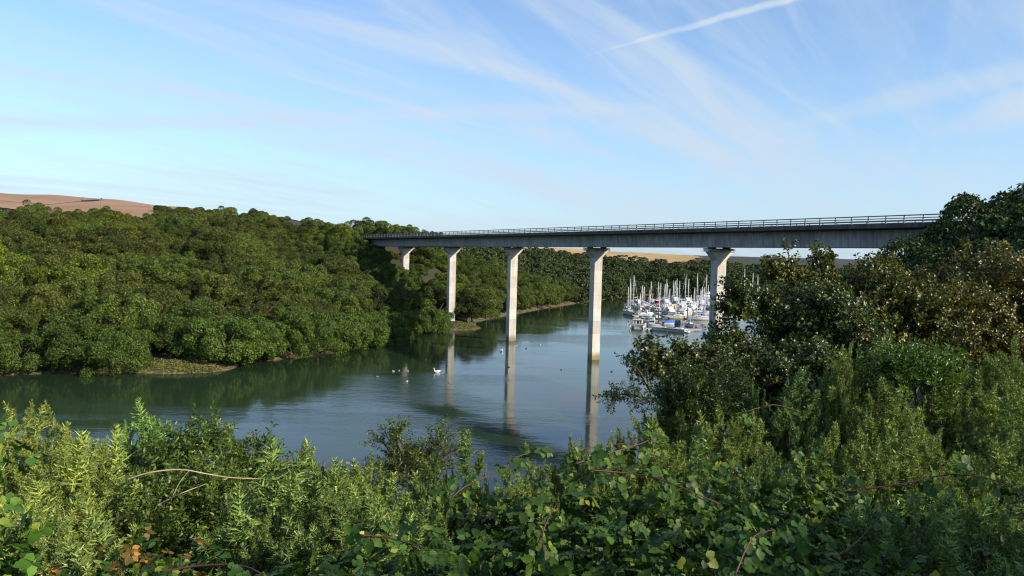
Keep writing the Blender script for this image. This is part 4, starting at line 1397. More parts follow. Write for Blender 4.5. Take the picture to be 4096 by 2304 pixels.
def bird(kind, px, py, rz, label):
    p0 = on_level(px, py, 0)
    k = {'swan': .85, 'gull': .38, 'duck': .42}[kind]
    nm = {'swan': 'swan', 'gull': 'gull', 'duck': 'duck'}[kind]
    o = tag(empty(nm, (p0.x, p0.y, 0), rz), label, 'bird', 'birds on the creek'); o.scale = (k,) * 3
    body = MB()
    if kind == 'swan':
        body.tube([(-.72, 0, .28), (-.55, 0, .22), (-.25, 0, .18), (.1, 0, .18), (.4, 0, .20), (.55, 0, .34), (.52, 0, .55), (.50, 0, .75), (.58, 0, .90), (.70, 0, .90), (.78, 0, .87)],
                  [.03, .14, .25, .28, .20, .11, .075, .065, .075, .06, .03], 9)
        wz = .30
    else:
        body.tube([(-.68, 0, .24), (-.4, 0, .18), (-.1, 0, .15), (.2, 0, .17), (.36, 0, .30), (.44, 0, .44), (.56, 0, .44), (.64, 0, .42)], [.02, .13, .21, .20, .12, .115, .08, .03], 9)
        wz = .24
    md = m_feather if kind != 'duck' else m_fdark
    link('body', body.mesh('body', md, True), o)
    for s in (-1, 1):
        w = MB(); w.tube([(.22, s * .17, wz - .02), (-.1, s * .21, wz + .03), (-.45, s * .14, wz + .05), (-.8, s * .05, wz + .08)], [.05, .13, .10, .02], 7)
        link('wing', w.mesh('wing', {'swan': m_feather, 'gull': m_fgrey, 'duck': m_fdark}[kind], True), o)
    bx = .78 if kind == 'swan' else .64; bzz = .87 if kind == 'swan' else .42
    link('beak', MB().tube([(bx - .04, 0, bzz), (bx + .12, 0, bzz - .05)], [.035, .008], 6).mesh('beak', m_beak, True), o)


bird('swan', 436.8, 372.5, 3.3, 'large white swan beside the reflection of the left pier')
bird('swan', 501.5, 351.5, -1.2, 'white swan left of the middle pier')
for q, (px, py, lb) in enumerate([(377.5, 377.2, 'gull furthest left on the dark green water'), (393.5, 371.6, 'second gull from the left, one of three in a line'), (399, 371, 'middle gull of the three in a line'),
                             (407.7, 371.4, 'right gull of the three in a line'), (406.9, 381.7, 'lone gull below the line of three'), (425.8, 360.1, 'gull upper left of the large swan'),
                             (443.4, 362.1, 'gull just above the large swan'), (442.2, 366.8, 'small gull beside the left pier reflection'), (449.2, 382, 'gull below the large swan'),
                             (501.6, 353.6, 'gull just below the middle pier swan'), (540.5, 345.3, 'gull between the middle and right piers'), (561, 369.8, 'gull near the right pier reflection'), (516.5, 346.3, 'gull right of the middle pier')]):
    bird('gull', px, py, q * 1.1 + 2.6, lb)
for px, py, lb in ((509, 367.2, 'dark duck in the middle pier reflection'), (526.2, 348.5, 'dark duck right of the middle pier'), (611.8, 371.8, 'dark duck right of the right pier reflection')):
    bird('duck', px, py, .4, lb)

# ------------------------------------------------------------------ near vegetation: pieces
def rotation_to(dirs, spin):
    """rotation matrices taking +Z to each direction, turned about it by spin"""
    z = unit(dirs); ref = np.where(np.abs(z[:, 2:3]) > .95, [[1., 0, 0]], [[0, 0, 1.]])
    x = unit(np.cross(ref, z)); y = np.cross(z, x)
    c, s = np.cos(spin)[:, None], np.sin(spin)[:, None]
    return np.stack([x * c + y * s, y * c - x * s, z], 2)


def scatter(pieces, P, D, sc, g):
    """many small pieces joined into one triangle soup"""
    n = len(P); Rm = rotation_to(D, g.uniform(0, 6.28, n)); pick = g.integers(0, len(pieces), n)
    VV, TT, off = [], [], 0
    for q, (v, t_) in enumerate(pieces):
        k = np.where(pick == q)[0]
        if not len(k): continue
        w = np.einsum('nij,mj->nmi', Rm[k], v) * sc[k][:, None, None] + P[k][:, None, :]
        VV.append(w.reshape(-1, 3)); TT.append((t_[None] + (np.arange(len(k)) * len(v))[:, None, None]).reshape(-1, 3) + off); off += len(k) * len(v)
    return np.concatenate(VV), np.concatenate(TT)


def stem_tris(p0, p1, r):
    p0, p1 = np.array(p0, float), np.array(p1, float)
    d = unit((p1 - p0)[None])[0]; a = np.cross(d, [.3, .9, .2]); a = a / np.linalg.norm(a); b = np.cross(d, a)
    ring = [a, -.5 * a + .87 * b, -.5 * a - .87 * b]
    V = np.array([p0 + e * r for e in ring] + [p1 + e * r * .6 for e in ring])
    return V, np.array([(0, 1, 4), (0, 4, 3), (1, 2, 5), (1, 5, 4), (2, 0, 3), (2, 3, 5)])


def soup(parts):
    VV, TT, off = [], [], 0
    for v, t_ in parts: VV.append(v); TT.append(t_ + off); off += len(v)
    return np.concatenate(VV), np.concatenate(TT)


def gorse_shoot(seed, L=.19):
    """upright shoot bristling with spines, shorter towards the tip"""
    g = np.random.default_rng(seed); parts = [stem_tris((0, 0, 0), (0, 0, L), .004)]
    n = 120; t_ = np.sort(g.uniform(.05, 1, n)) ** .85; ph = np.arange(n) * 2.4 + g.normal(size=n) * .3
    base = np.stack([g.normal(size=n) * .003, g.normal(size=n) * .003, t_ * L], 1)
    up = .25 + .8 * t_ ** 2
    d = unit(np.stack([np.cos(ph), np.sin(ph), up], 1)); ln = (.056 - .036 * t_) * g.uniform(.7, 1.2, n)
    side = unit(np.cross(d, g.normal(size=(n, 3)))) * .0032
    V = np.stack([base - side, base + side, base + d * ln[:, None]], 1).reshape(-1, 3)
    parts.append((V, np.arange(3 * n).reshape(-1, 3)))
    for k in range(14):
        q = g.uniform(.1, .75); a = g.uniform(0, 6.28); e = unit(np.array([[math.cos(a), math.sin(a), .8]]))[0]
        p0 = np.array([0, 0, q * L]); ll = .07 * (1.1 - q)
        parts.append(stem_tris(p0, p0 + e * ll, .0025))
        m = 12; tq = g.uniform(.2, 1, m); b0 = p0 + e * (ll * tq)[:, None]
        dd = unit(e * .9 + g.normal(size=(m, 3)) * .75); sd = unit(np.cross(dd, g.normal(size=(m, 3)))) * .0028
        V = np.stack([b0 - sd, b0 + sd, b0 + dd * .026], 1).reshape(-1, 3); parts.append((V, np.arange(3 * m).reshape(-1, 3)))
    return soup(parts)


def leaf_tris(L, W, fold=.18, curl=.12):
    V = np.array([(0, 0, 0), (L * .30, -W * .42, fold * W), (L * .68, -W * .40, fold * W), (L, 0, -curl * L), (L * .68, W * .40, fold * W), (L * .30, W * .42, fold * W), (L * .5, 0, .0)])
    return V, np.array([(0, 6, 1), (1, 6, 2), (2, 6, 3), (3, 6, 4), (4, 6, 5), (5, 6, 0)])


def spray(seed, L, nl, leaf, spread=.9, twig_r=.0018):
    """a twig along +Z with leaves set round it"""
    g = np.random.default_rng(seed); parts = [stem_tris((0, 0, 0), (g.normal() * .02, g.normal() * .02, L), twig_r)]
    for k in range(nl):
        q = (k + .6) / nl; a = k * 2.4 + g.normal() * .4
        s = g.uniform(.7, 1.15)
        v, t_ = leaf_tris(leaf[0] * s, leaf[1] * s, .2, g.uniform(-.1, .3))
        e = np.array([math.cos(a) * spread, math.sin(a) * spread, g.uniform(.1, .9)]); e /= np.linalg.norm(e)
        nrm = unit((np.cross(e, g.normal(size=3)) + np.array([0, 0, .5]))[None])[0]
        y = unit(np.cross(nrm, e)[None])[0]; z = np.cross(e, y)
        parts.append((v @ np.stack([e, y, z]) + np.array([0, 0, q * L]), t_))
    return soup(parts)


def lobed(L):
    """small deeply lobed hawthorn leaf"""
    pts = [(0, 0), (.28, -.10), (.30, -.40), (.48, -.16), (.62, -.36), (.72, -.12), (1, 0), (.72, .12), (.62, .36), (.48, .16), (.30, .40), (.28, .10)]
    V = np.array([(x * L, y * L, abs(y) * L * .25) for x, y in pts])
    return V, np.array([(0, i, i + 1) for i in range(1, 11)])


def haw_spray(seed, L=.17, nl=17):
    g = np.random.default_rng(seed); parts = [stem_tris((0, 0, 0), (g.normal() * .02, g.normal() * .02, L), .002)]
    for k in range(nl):
        q = (k + .6) / nl; a = k * 2.4 + g.normal() * .4
        v, t_ = leaf_tris(.040 * g.uniform(.7, 1.2), .030 * g.uniform(.8, 1.2), .25, g.uniform(-.1, .3)) if k % 3 else lobed(.042 * g.uniform(.8, 1.15))
        e = np.array([math.cos(a), math.sin(a), g.uniform(0, .9)]); e /= np.linalg.norm(e)
        y = unit(np.cross(g.normal(size=3) * .6 + np.array([0, 0, 1]), e)[None])[0]; z = np.cross(e, y)
        parts.append((v @ np.stack([e, y, z]) + np.array([0, 0, q * L]) + e * .008, t_))
    return soup(parts)


def bramble_leaf(seed, k=5, size=.062):
    """compound leaf of toothed, pleated leaflets on a stalk along +X, blade facing +Z"""
    g = np.random.default_rng(seed); parts = []
    st = size * .8; parts.append(stem_tris((0, 0, 0), (st, 0, 0), .0016))
    spec = [(0, 1.15, st)] + [(s * a, .95, st * .97) for a in (1.15,) for s in (-1, 1)] + ([(s * 2.0, .75, st * .95) for s in (-1, 1)] if k == 5 else [])
    for ang, sc, x0 in spec:
        L = size * sc * g.uniform(.92, 1.1); W = L * .72; rows = 7; V, T = [], []
        droop = g.uniform(.05, .30)
        for i in range(rows + 1):
            f = i / rows; w = W * .5 * math.sin(math.pi * min(1, f * .93 + .07) ** .82) if f < 1 else 0
            zc_ = -droop * L * f * f + .02 * L * math.sin(f * 9)
            tooth = 1 + (.10 if i % 2 else -.06)
            V += [(f * L, -w * tooth, zc_ + .10 * w + (.035 * L if i % 2 else -.03 * L)), (f * L, 0, zc_ - .03 * L), (f * L, w * tooth, zc_ + .10 * w + (.035 * L if i % 2 else -.03 * L))]
        for i in range(rows):
            b = i * 3
            T += [(b, b + 3, b + 4), (b, b + 4, b + 1), (b + 1, b + 4, b + 5), (b + 1, b + 5, b + 2)]
        V = np.array(V); c, s = math.cos(ang), math.sin(ang)
        tilt = g.normal() * .25
        V = V @ np.array([[1, 0, 0], [0, math.cos(tilt), math.sin(tilt)], [0, -math.sin(tilt), math.cos(tilt)]])
        V[:, 0] += .012
        V = V @ np.array([[c, s, 0], [-s, c, 0], [0, 0, 1]]) + np.array([x0, 0, 0]); parts.append((V, np.array(T)))
    return soup(parts)


m_gorse = leaf_mat('gorse_spines', [(0, (.030, .056, .018)), (.35, (.085, .140, .042)), (.75, (.19, .275, .085)), (1, (.31, .37, .13))], trans=.12, rough=.45, spec=.35)
m_haw = leaf_mat('hawthorn_leaves', [(0, (.020, .032, .007)), (.35, (.055, .066, .013)), (.7, (.12, .118, .026)), (.94, (.19, .16, .05)), (1, (.17, .085, .03))], trans=.15, rough=.38, spec=.45)
m_black = leaf_mat('blackthorn_leaves', [(0, (.040, .058, .012)), (.4, (.075, .098, .020)), (.8, (.12, .14, .030)), (1, (.17, .165, .04))], trans=.28, rough=.4, spec=.4)
m_bram = leaf_mat('bramble_leaves', [(0, (.016, .040, .006)), (.5, (.036, .080, .010)), (.85, (.078, .145, .016)), (1, (.15, .18, .03))], trans=.16, rough=.5, spec=.22)
m_fern = leaf_mat('bracken', [(0, (.03, .065, .010)), (.6, (.055, .11, .016)), (1, (.10, .14, .03))], trans=.3, rough=.5, spec=.3)
m_cane = surface('bramble_cane', (.050, .018, .016), (.105, .04, .032), rough=.5, nscale=14)
m_caned = surface('dry_cane', (.30, .23, .15), (.46, .37, .25), rough=.7, nscale=14)
m_berry = surface('red_haw', (.30, .018, .015), (.42, .03, .02), rough=.3)
m_bberry = surface('blackberry', (.008, .006, .012), (.02, .01, .02), rough=.25)

SH = [gorse_shoot(700 + q) for q in range(5)]
SHM = [tri_mesh('shoot', v, t_, m_gorse) for v, t_ in SH]
HS = [haw_spray(720 + q) for q in range(5)]
HSM = [tri_mesh('leaf_spray', v, t_, m_haw) for v, t_ in HS]
BS = [spray(740 + q, .22, 19, (.044, .018)) for q in range(4)]
BSM = [tri_mesh('leaf_spray', v, t_, m_black) for v, t_ in BS]
BL = [bramble_leaf(760 + q, 5 if q % 2 else 3) for q in range(6)]
BLM = [tri_mesh('leaf', v, t_, m_bram) for v, t_ in BL]


def dome(g, n, low=.0, lump=.16):
    d = unit(g.normal(size=(n, 3))); d[:, 2] = np.abs(d[:, 2]) * (1 - low) + low * d[:, 2]; d = unit(d)
    f = 1 + lump * (np.sin(d[:, 0] * 5.1 + 1) * np.cos(d[:, 1] * 4.3) + .6 * np.sin(d[:, 2] * 7 + d[:, 0] * 6))
    return d, f


def eul(R): return Matrix(R.tolist()).to_euler()


GROW = []
for q in range(4):
    g = np.random.default_rng(800 + q)
    d, f = dome(g, 420); P = d * f[:, None] * g.uniform(.45, .95, (420, 1)) * [.62, .62, .80]
    D = unit(d * .9 + [0, 0, .5] + g.normal(size=d.shape) * .45)
    GROW.append(tri_mesh('inner_growth', *scatter(SH, P, D, g.uniform(.7, 1.1, len(P)), g), m_gorse))


def gorse(px, py, d_, r, label, tint=(1, 1, 1), n=46, seed=0, upright=.6):
    g = np.random.default_rng(1000 + seed)
    top = at(px, py, d_); zg = land1(top.x, top.y)
    H = max(.45, top.z - zg - .20)
    o = tag(empty('gorse_bush', (top.x, top.y, zg)), label, 'gorse', 'gorse bushes in the foreground')
    kz = H / .80; kr = r / .62
    # the bush body hangs under its top: on the slope it may be tall, so body is set at its crown
    body = min(H, max(.85, r * 1.25)); zoff = H - body
    link('inner_growth', GROW[seed % 4], o, loc=(0, 0, zoff), rot=(0, 0, g.uniform(0, 6.28)), scale=(kr, kr, body / .80), color=tint)['kind'] = 'stuff'
    if zoff > .3:
        link('lower_growth', GROW[(seed + 1) % 4], o, loc=(0, 0, zoff * .4 - .2), rot=(0, 0, g.uniform(0, 6.28)), scale=(kr, kr, (zoff * .6 + .6) / .8), color=tint)['kind'] = 'stuff'
    mb = MB()
    for k in range(6):
        a = g.uniform(0, 6.28); mb.tube([(0, 0, -.1), (math.cos(a) * r * .3, math.sin(a) * r * .3, H * .45), (math.cos(a) * r * .6, math.sin(a) * r * .6, H * .85)], [.022, .016, .006], 5)
    mb.obj('stem', m_bark, o)
    dd, f = dome(g, n, lump=.14)
    P = dd * f[:, None] * np.array([r, r, body]) * g.uniform(.82, 1.02, (n, 1)); P[:, 2] += zoff - .04
    Rm = rotation_to(unit(dd * .55 + [0, 0, upright] + g.normal(size=dd.shape) * .35), g.uniform(0, 6.28, n))
    for k in range(n):
        c = np.array(tint) * g.uniform(.85, 1.25)
        big = k % 8 == 0 and dd[k, 2] > .35             # a few tall leading spires
        rr = eul(Rm[k]) if not big else (g.normal() * .16, g.normal() * .16, g.uniform(0, 6.28))
        link('shoot', SHM[int(g.integers(0, 5))], o, loc=P[k], rot=rr, scale=g.uniform(1.4, 1.9) if big else g.uniform(.75, 1.2), color=tuple(c * (1.12 if big else 1)))
    return o


def bush(name, label, cat, group, px, py, d_, rad, pieces, meshes, mat, tint, n_parts, n_stuff, seed, zlow=-.5, part='leaf_spray', sc=(.8, 1.3), up=.25, berries=0, arms=(), lump=.2):
    """leafy shrub: stems from the ground, sprays of leaves over a lumpy body, optional reaching arms and berries"""
    g = np.random.default_rng(2000 + seed)
    c = at(px, py, d_); zg = land1(c.x, c.y)
    o = tag(empty(name, (c.x, c.y, zg)), label, cat, group)
    ctr = np.array([0, 0, c.z - zg]); rad = np.array(rad)

    def body(n, lo, hi):
        dd = unit(g.normal(size=(n, 3))); dd[:, 2] = np.where(dd[:, 2] < zlow, -dd[:, 2], dd[:, 2])
        f = 1 + lump * (np.sin(dd[:, 0] * 5.1 + seed) * np.cos(dd[:, 1] * 4.3 + 1) + .7 * np.sin(dd[:, 2] * 6.5 + dd[:, 0] * 7 + seed)) + .35 * lump * np.sin(dd[:, 0] * 17 + dd[:, 2] * 15)
        return dd, ctr + dd * f[:, None] * rad * g.uniform(lo, hi, (n, 1))
    P2, D2 = [], []
    for a in arms:                                     # reaching boughs: list of (px, py, dist)
        pts = [np.array(at(*q)) - np.array([c.x, c.y, zg]) for q in a['path']]
        MB().tube([tuple(q) for q in pts], list(np.linspace(.016, .004, len(pts))), 5).obj('bough', m_bark, o)
        n = a.get('n', 40)
        for k in range(n):
            f = g.uniform(.12, 1.0) * (len(pts) - 1); i = min(int(f), len(pts) - 2); q = pts[i] + (pts[i + 1] - pts[i]) * (f - i)
            th = a.get('thick', .12) * .5
            q = q + g.normal(size=3) * th * (1.15 - .55 * f / (len(pts) - 1)); P2.append(q)
            D2.append(unit((unit((pts[i + 1] - pts[i])[None])[0] * .6 + g.normal(size=3) * .8 + [0, 0, .3])[None])[0])
    dd, P = body(n_stuff, .35, 1.02)
    D = unit(dd * .8 + g.normal(size=dd.shape) * .7 + [0, 0, up])
    if P2: P, D = np.concatenate([P, P2]), np.concatenate([D, D2])
    v, t_ = scatter(pieces, P, D, g.uniform(*sc, len(P)), g)
    link('foliage', tri_mesh('foliage', v, t_, mat), o, color=tint)['kind'] = 'stuff'
    dd, P = body(n_parts, .92, 1.10)
    Rm = rotation_to(unit(dd * .9 + g.normal(size=dd.shape) * .5 + [0, 0, up]), g.uniform(0, 6.28, n_parts))
    for k in range(n_parts):
        cc = np.array(tint) * g.uniform(.75, 1.35) * np.array([g.uniform(.9, 1.2), 1, g.uniform(.8, 1.1)])
        link(part, meshes[int(g.integers(0, len(meshes)))], o, loc=P[k], rot=eul(Rm[k]), scale=g.uniform(*sc), color=tuple(cc))
    mb = MB()
    for k in range(9):
        dd, q = body(1, .55, .9); q = Vector(q[0]); b0 = Vector((g.normal() * .12, g.normal() * .12, -.2))
        mid = b0.lerp(q, .5) + Vector((g.normal() * .12, g.normal() * .12, .1)); mb.tube([b0, mid, q], [.035, .022, .006], 6)
    mb.obj('stem', m_bark, o, True)
    if berries:
        dd, P = body(berries, .95, 1.06)
        bm = MB()
        for q in P:
            for k in range(int(g.integers(2, 5))):
                x, y, z = q + g.normal(size=3) * .022
                r_ = .0075
                bm.add([(x + r_, y, z), (x - r_, y, z), (x, y + r_, z), (x, y - r_, z), (x, y, z + r_), (x, y, z - r_)], [(0, 2, 4), (2, 1, 4), (1, 3, 4), (3, 0, 4), (2, 0, 5), (1, 2, 5), (3, 1, 5), (0, 3, 5)])
        link('berries', bm.mesh('berries', m_berry, True), o)['kind'] = 'stuff'
    return o


def cane(o, pts, r, mat, g, prick=True, name='cane'):
    """arching stem through points given in the thing's own space"""
    P = []
    for i in range(len(pts) - 1):
        p0, p1, p2, p3 = (Vector(pts[max(i - 1, 0)]), Vector(pts[i]), Vector(pts[i + 1]), Vector(pts[min(i + 2, len(pts) - 1)]))
        for k in range(5):
            f = k / 5
            P.append(.5 * ((2 * p1) + (p2 - p0) * f + (2 * p0 - 5 * p1 + 4 * p2 - p3) * f * f + (3 * p1 - p0 - 3 * p2 + p3) * f ** 3))
    P.append(Vector(pts[-1]))
    mb = MB(); mb.tube(P, list(np.linspace(r, r * .45, len(P))), 6)
    if prick:
        for i in range(1, len(P) - 1):
            for k in range(2):
                e = Vector(g.normal(size=3)).normalized(); b = P[i].lerp(P[i + 1], g.random()); t_ = (P[i + 1] - P[i]).normalized() * .002
                mb.add([b - t_, b + t_, b + e * (r + .009)], [(0, 1, 2)])
    mb.obj(name, mat, o, True)
    return P


def put_leaf(o, p, facing, g, size, tint):
    """one compound leaf; its stalk droops outward, its face to the light"""
    f = unit(np.asarray(facing, float)[None])[0]
    a = g.normal(size=3); x = unit((a - f * a.dot(f) + np.array([0, 0, -.35]))[None])[0]
    y = unit(np.cross(f, x)[None])[0]; z = np.cross(x, y)
    Rm = np.stack([x, y, z], 1)
    link('leaf', BLM[int(g.integers(0, 6))], o, loc=p, rot=eul(Rm), scale=size, color=tint)


LEAFTINT = [(1, 1, 1)] * 6 + [(.8, .9, 1.1), (1.35, 1.25, .9), (.75, .85, 1.0), (1.25, 1.2, 1.0)]


def bramble(px, py, d_, r, label, n, seed, tint=1.0, size=(.50, .85), canes=0, cpaths=(), dry=0.0, sagz=None):
    g = np.random.default_rng(3000 + seed)
    top = at(px, py, d_); zg = land1(top.x, top.y); H = max(.3, top.z - zg)
    o = tag(empty('bramble_bush', (top.x, top.y, zg)), label, 'bramble', 'brambles in the foreground')
    off = np.array([top.x, top.y, zg])
    for path in cpaths:
        pts = [tuple(np.array(at(*q)) - off) for q in path]
        pts = [pts[0]] + [tuple(np.array(q) + g.normal(size=3) * .018) for q in pts[1:-1]] + [pts[-1]]
        P = cane(o, pts, .0040, m_cane, g)
        for i in range(2, len(P)):
            if g.random() < .95: put_leaf(o, P[i] + Vector(g.normal(size=3)) * .02, np.array([g.normal() * .6 + .2, -.5 + g.normal() * .5, 1.0]), g, g.uniform(*size), tuple(np.array(LEAFTINT[int(g.integers(0, 10))]) * tint))
    for k in range(canes):
        a = g.uniform(0, 6.28); e = np.array([math.cos(a), math.sin(a), 0]) * r
        cane(o, [(0, 0, 0), tuple(e * .35 + [0, 0, H * .85]), tuple(e * .8 + [0, 0, H * .95]), tuple(e * 1.15 + [0, 0, H * .6])], .0032, m_cane, g)
    n = int(n * 1.5); body = min(H, max(.6, r)); zo = H - body
    dd, f = dome(g, n, lump=.15)
    P = dd * f[:, None] * np.array([r, r, body]) * g.uniform(.72, 1.05, (n, 1)); P[:, 2] += zo
    for k in range(n):
        tn = np.array(LEAFTINT[int(g.integers(0, 10))]) * tint * g.uniform(.8, 1.2)
        if g.random() < .02: tn = np.array([3.0, 1.8, .9])
        if g.random() < dry: tn = np.array([3.2, 1.0, 1.3]) * g.uniform(.6, 1.1)
        put_leaf(o, P[k], dd[k] * .6 + g.normal(size=3) * .45 + [0.15, -.25, .75], g, g.uniform(*size), tuple(tn))
    # inner leaves too deep in shade to tell apart
    m = n * 2
    dd, f = dome(g, m); Q = dd * f[:, None] * np.array([r, r, body]) * g.uniform(.3, .8, (m, 1)); Q[:, 2] += zo
    v, t_ = scatter(BL, Q, unit(g.normal(size=Q.shape) + [0, 0, .4]), g.uniform(.45, .8, m), g)
    link('inner_leaves', tri_mesh('inner_leaves', v, t_, m_bram), o, color=(.9 * tint,) * 3)['kind'] = 'stuff'
    return o


# ------------------------------------------------------------------ near vegetation: placing
# shrubs of the far right: hawthorns
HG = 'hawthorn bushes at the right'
bush('hawthorn_bush', 'broad hawthorn with browning leaves and red berries filling the right edge', 'hawthorn', HG, 968, 334, 10.0, (1.30, 1.1, .86), HS, HSM, m_haw, (1.12, 1.05, .72), 190, 4200, 1, berries=70,
     arms=[dict(path=[(955, 385, 9.2), (966, 330, 8.7), (962, 300, 8.6), (958, 272, 8.7)], n=16, thick=.10)])
bush('hawthorn_bush', 'olive green hawthorn with red berries under the near end of the deck', 'hawthorn', HG, 872, 334, 9.4, (.86, .9, .66), HS, HSM, m_haw, (1.02, 1.1, .72), 190, 3600, 2, berries=60,
     arms=[dict(path=[(845, 300, 9.2), (810, 278, 9.1), (785, 270, 9.0), (768, 272, 8.9)], n=120, thick=.085), dict(path=[(835, 285, 9.2), (826, 266, 9.2), (818, 257, 9.2)], n=46, thick=.10),
           dict(path=[(800, 300, 9), (790, 268, 9), (788, 250, 9)], n=10, thick=.05)])
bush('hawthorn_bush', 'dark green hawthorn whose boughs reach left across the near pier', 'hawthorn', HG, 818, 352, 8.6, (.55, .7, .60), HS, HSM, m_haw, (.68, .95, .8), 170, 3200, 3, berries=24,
     arms=[dict(path=[(790, 318, 8.4), (765, 304, 8.3), (748, 297, 8.2), (732, 294, 8.2)], n=80, thick=.07), dict(path=[(785, 330, 8.4), (760, 318, 8.3), (742, 309, 8.2), (728, 307, 8.2)], n=80, thick=.07),
           dict(path=[(755, 348, 8.3), (732, 340, 8.2), (716, 338, 8.2)], n=60, thick=.09)])
bush('hawthorn_bush', 'low hawthorn with yellowish tips overhanging the water below the marina', 'hawthorn', HG, 732, 386, 7.8, (.50, .5, .27), HS, HSM, m_haw, (.8, .98, .8), 120, 1700, 4, berries=10,
     arms=[dict(path=[(695, 385, 7.7), (668, 370, 7.6), (652, 360, 7.6), (647, 350, 7.6)], n=80, thick=.09), dict(path=[(680, 380, 7.6), (655, 370, 7.6), (638, 362, 7.6)], n=40, thick=.06), dict(path=[(705, 375, 7.7), (690, 360, 7.7), (678, 352, 7.7)], n=40, thick=.07)])
bush('blackthorn_bush', 'bare-edged dark blackthorn sticking out over the water beneath the hawthorns', 'blackthorn', None, 700, 408, 6.9, (.40, .4, .30), BS, BSM, m_black, (.35, .5, .45), 60, 1000, 5, sc=(.5, .8),
     arms=[dict(path=[(665, 405, 6.8), (638, 396, 6.7), (622, 394, 6.7), (612, 398, 6.7)], n=60, thick=.06), dict(path=[(650, 390, 6.8), (640, 372, 6.7), (634, 365, 6.7)], n=20, thick=.05)])
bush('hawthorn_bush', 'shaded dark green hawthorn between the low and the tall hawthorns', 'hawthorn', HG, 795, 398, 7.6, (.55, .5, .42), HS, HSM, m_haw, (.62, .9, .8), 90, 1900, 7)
bush('shrub', 'glossy leaved shrub between the tall gorse spires at the right', 'shrub', None, 912, 378, 6.6, (.32, .3, .13), BS, BSM, m_black, (.62, 1.0, .62), 70, 240, 6, sc=(.8, 1.2))

# gorse: (px, top, distance, radius, tint, label)
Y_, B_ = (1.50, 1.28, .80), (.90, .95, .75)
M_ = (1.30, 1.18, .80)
G = [(22, 404, 4.9, .42, Y_, 'sunlit gorse with the tallest spire at the far left'), (58, 412, 5.1, .40, Y_, 'yellow green gorse second from the left edge'), (86, 432, 4.8, .42, Y_, 'pale gorse sloping down behind the left brambles'),
     (42, 455, 4.1, .48, Y_, 'pale gorse low in the left foreground'), (96, 478, 4.2, .48, Y_, 'gorse in front of the dead arching cane'), (8, 500, 3.4, .38, Y_, 'gorse cut by the left frame edge'), (30, 548, 2.9, .30, (1.3, 1.2, .9), 'gorse in the bottom left corner'),
     (128, 418, 6.3, .42, (1.1, 1.25, .85), 'bright gorse clump standing against the dark water, left part'), (152, 420, 6.5, .40, (1.1, 1.25, .85), 'bright gorse clump standing against the dark water, right part'),
     (296, 449, 5.6, .34, M_, 'gorse with a single tall spire left of the water gap'), (330, 459, 5.4, .36, M_, 'round gorse right of the single spire'), (366, 449, 5.7, .34, M_, 'gorse with twin spires in the middle'),
     (300, 492, 4.5, .40, M_, 'gorse at the middle left below the spires'), (352, 500, 4.4, .42, M_, 'gorse at the middle below the twin spires'), (396, 488, 4.8, .40, B_, 'bluish gorse left of the bramble arch'), (278, 540, 3.5, .34, (1.0, 1.0, .72), 'shaded gorse behind the bottom red cane'),
     (345, 548, 3.4, .34, (1.0, 1.0, .72), 'shaded gorse near the bottom middle'), (428, 462, 5.6, .34, B_, 'bluish gorse mixed into the middle blackthorn'), (462, 458, 5.6, .30, B_, 'bluish gorse beside the bramble arch'), (478, 452, 5.9, .16, M_, 'lone gorse spire beside the bramble arch'),
     (505, 462, 5.4, .30, M_, 'gorse filling the dip under the red bramble arch'), (535, 452, 5.6, .26, M_, 'gorse just left of the small water-edge spire'),
     (572, 432, 6.0, .22, M_, 'small gorse standing out against the ruffled water'), (606, 432, 5.7, .34, M_, 'gorse right of the small water-edge spire'), (648, 418, 5.9, .42, M_, 'gorse below the dark blackthorn'),
     (690, 384, 6.8, .44, M_, 'gorse below the yellow-tipped hawthorn'), (735, 402, 6.2, .44, M_, 'gorse in the right middle, first of the row'), (752, 378, 6.7, .26, B_, 'upright gorse spire below the dark hawthorn'), (795, 380, 6.5, .40, B_, 'gorse with a dark spire right of the middle row'),
     (842, 350, 6.6, .30, M_, 'tall leaning gorse spire in front of the hawthorns'), (868, 352, 6.7, .30, M_, 'second tall gorse spire in front of the hawthorns'), (888, 378, 6.2, .42, M_, 'wide gorse below the two tall spires'),
     (958, 368, 6.4, .44, M_, 'gorse right of the glossy shrub'), (1000, 342, 6.9, .50, M_, 'large gorse against the right frame edge'), (1018, 395, 5.8, .48, (1.1, 1.1, .8), 'yellowish gorse at the right frame edge'),
     (830, 424, 5.4, .42, M_, 'gorse in the heart of the right foreground'), (878, 432, 5.2, .42, M_, 'gorse right of the foreground centre clump'), (925, 420, 5.5, .44, M_, 'gorse left of the yellowish right edge clump'),
     (770, 446, 5.0, .40, B_, 'dim gorse among the right brambles'), (700, 440, 5.2, .36, B_, 'dim gorse behind the long bramble cane'), (985, 450, 4.6, .42, M_, 'gorse behind the right red cane'), (948, 505, 3.7, .34, B_, 'gorse among the lower right brambles'),
     (1010, 520, 3.5, .38, B_, 'gorse in the lower right corner'), (905, 545, 3.2, .28, B_, 'small gorse at the bottom right')]
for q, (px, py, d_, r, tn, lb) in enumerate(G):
    gorse(px, py, d_, r, lb, tn, n=58 if r > .3 else 32, seed=q)

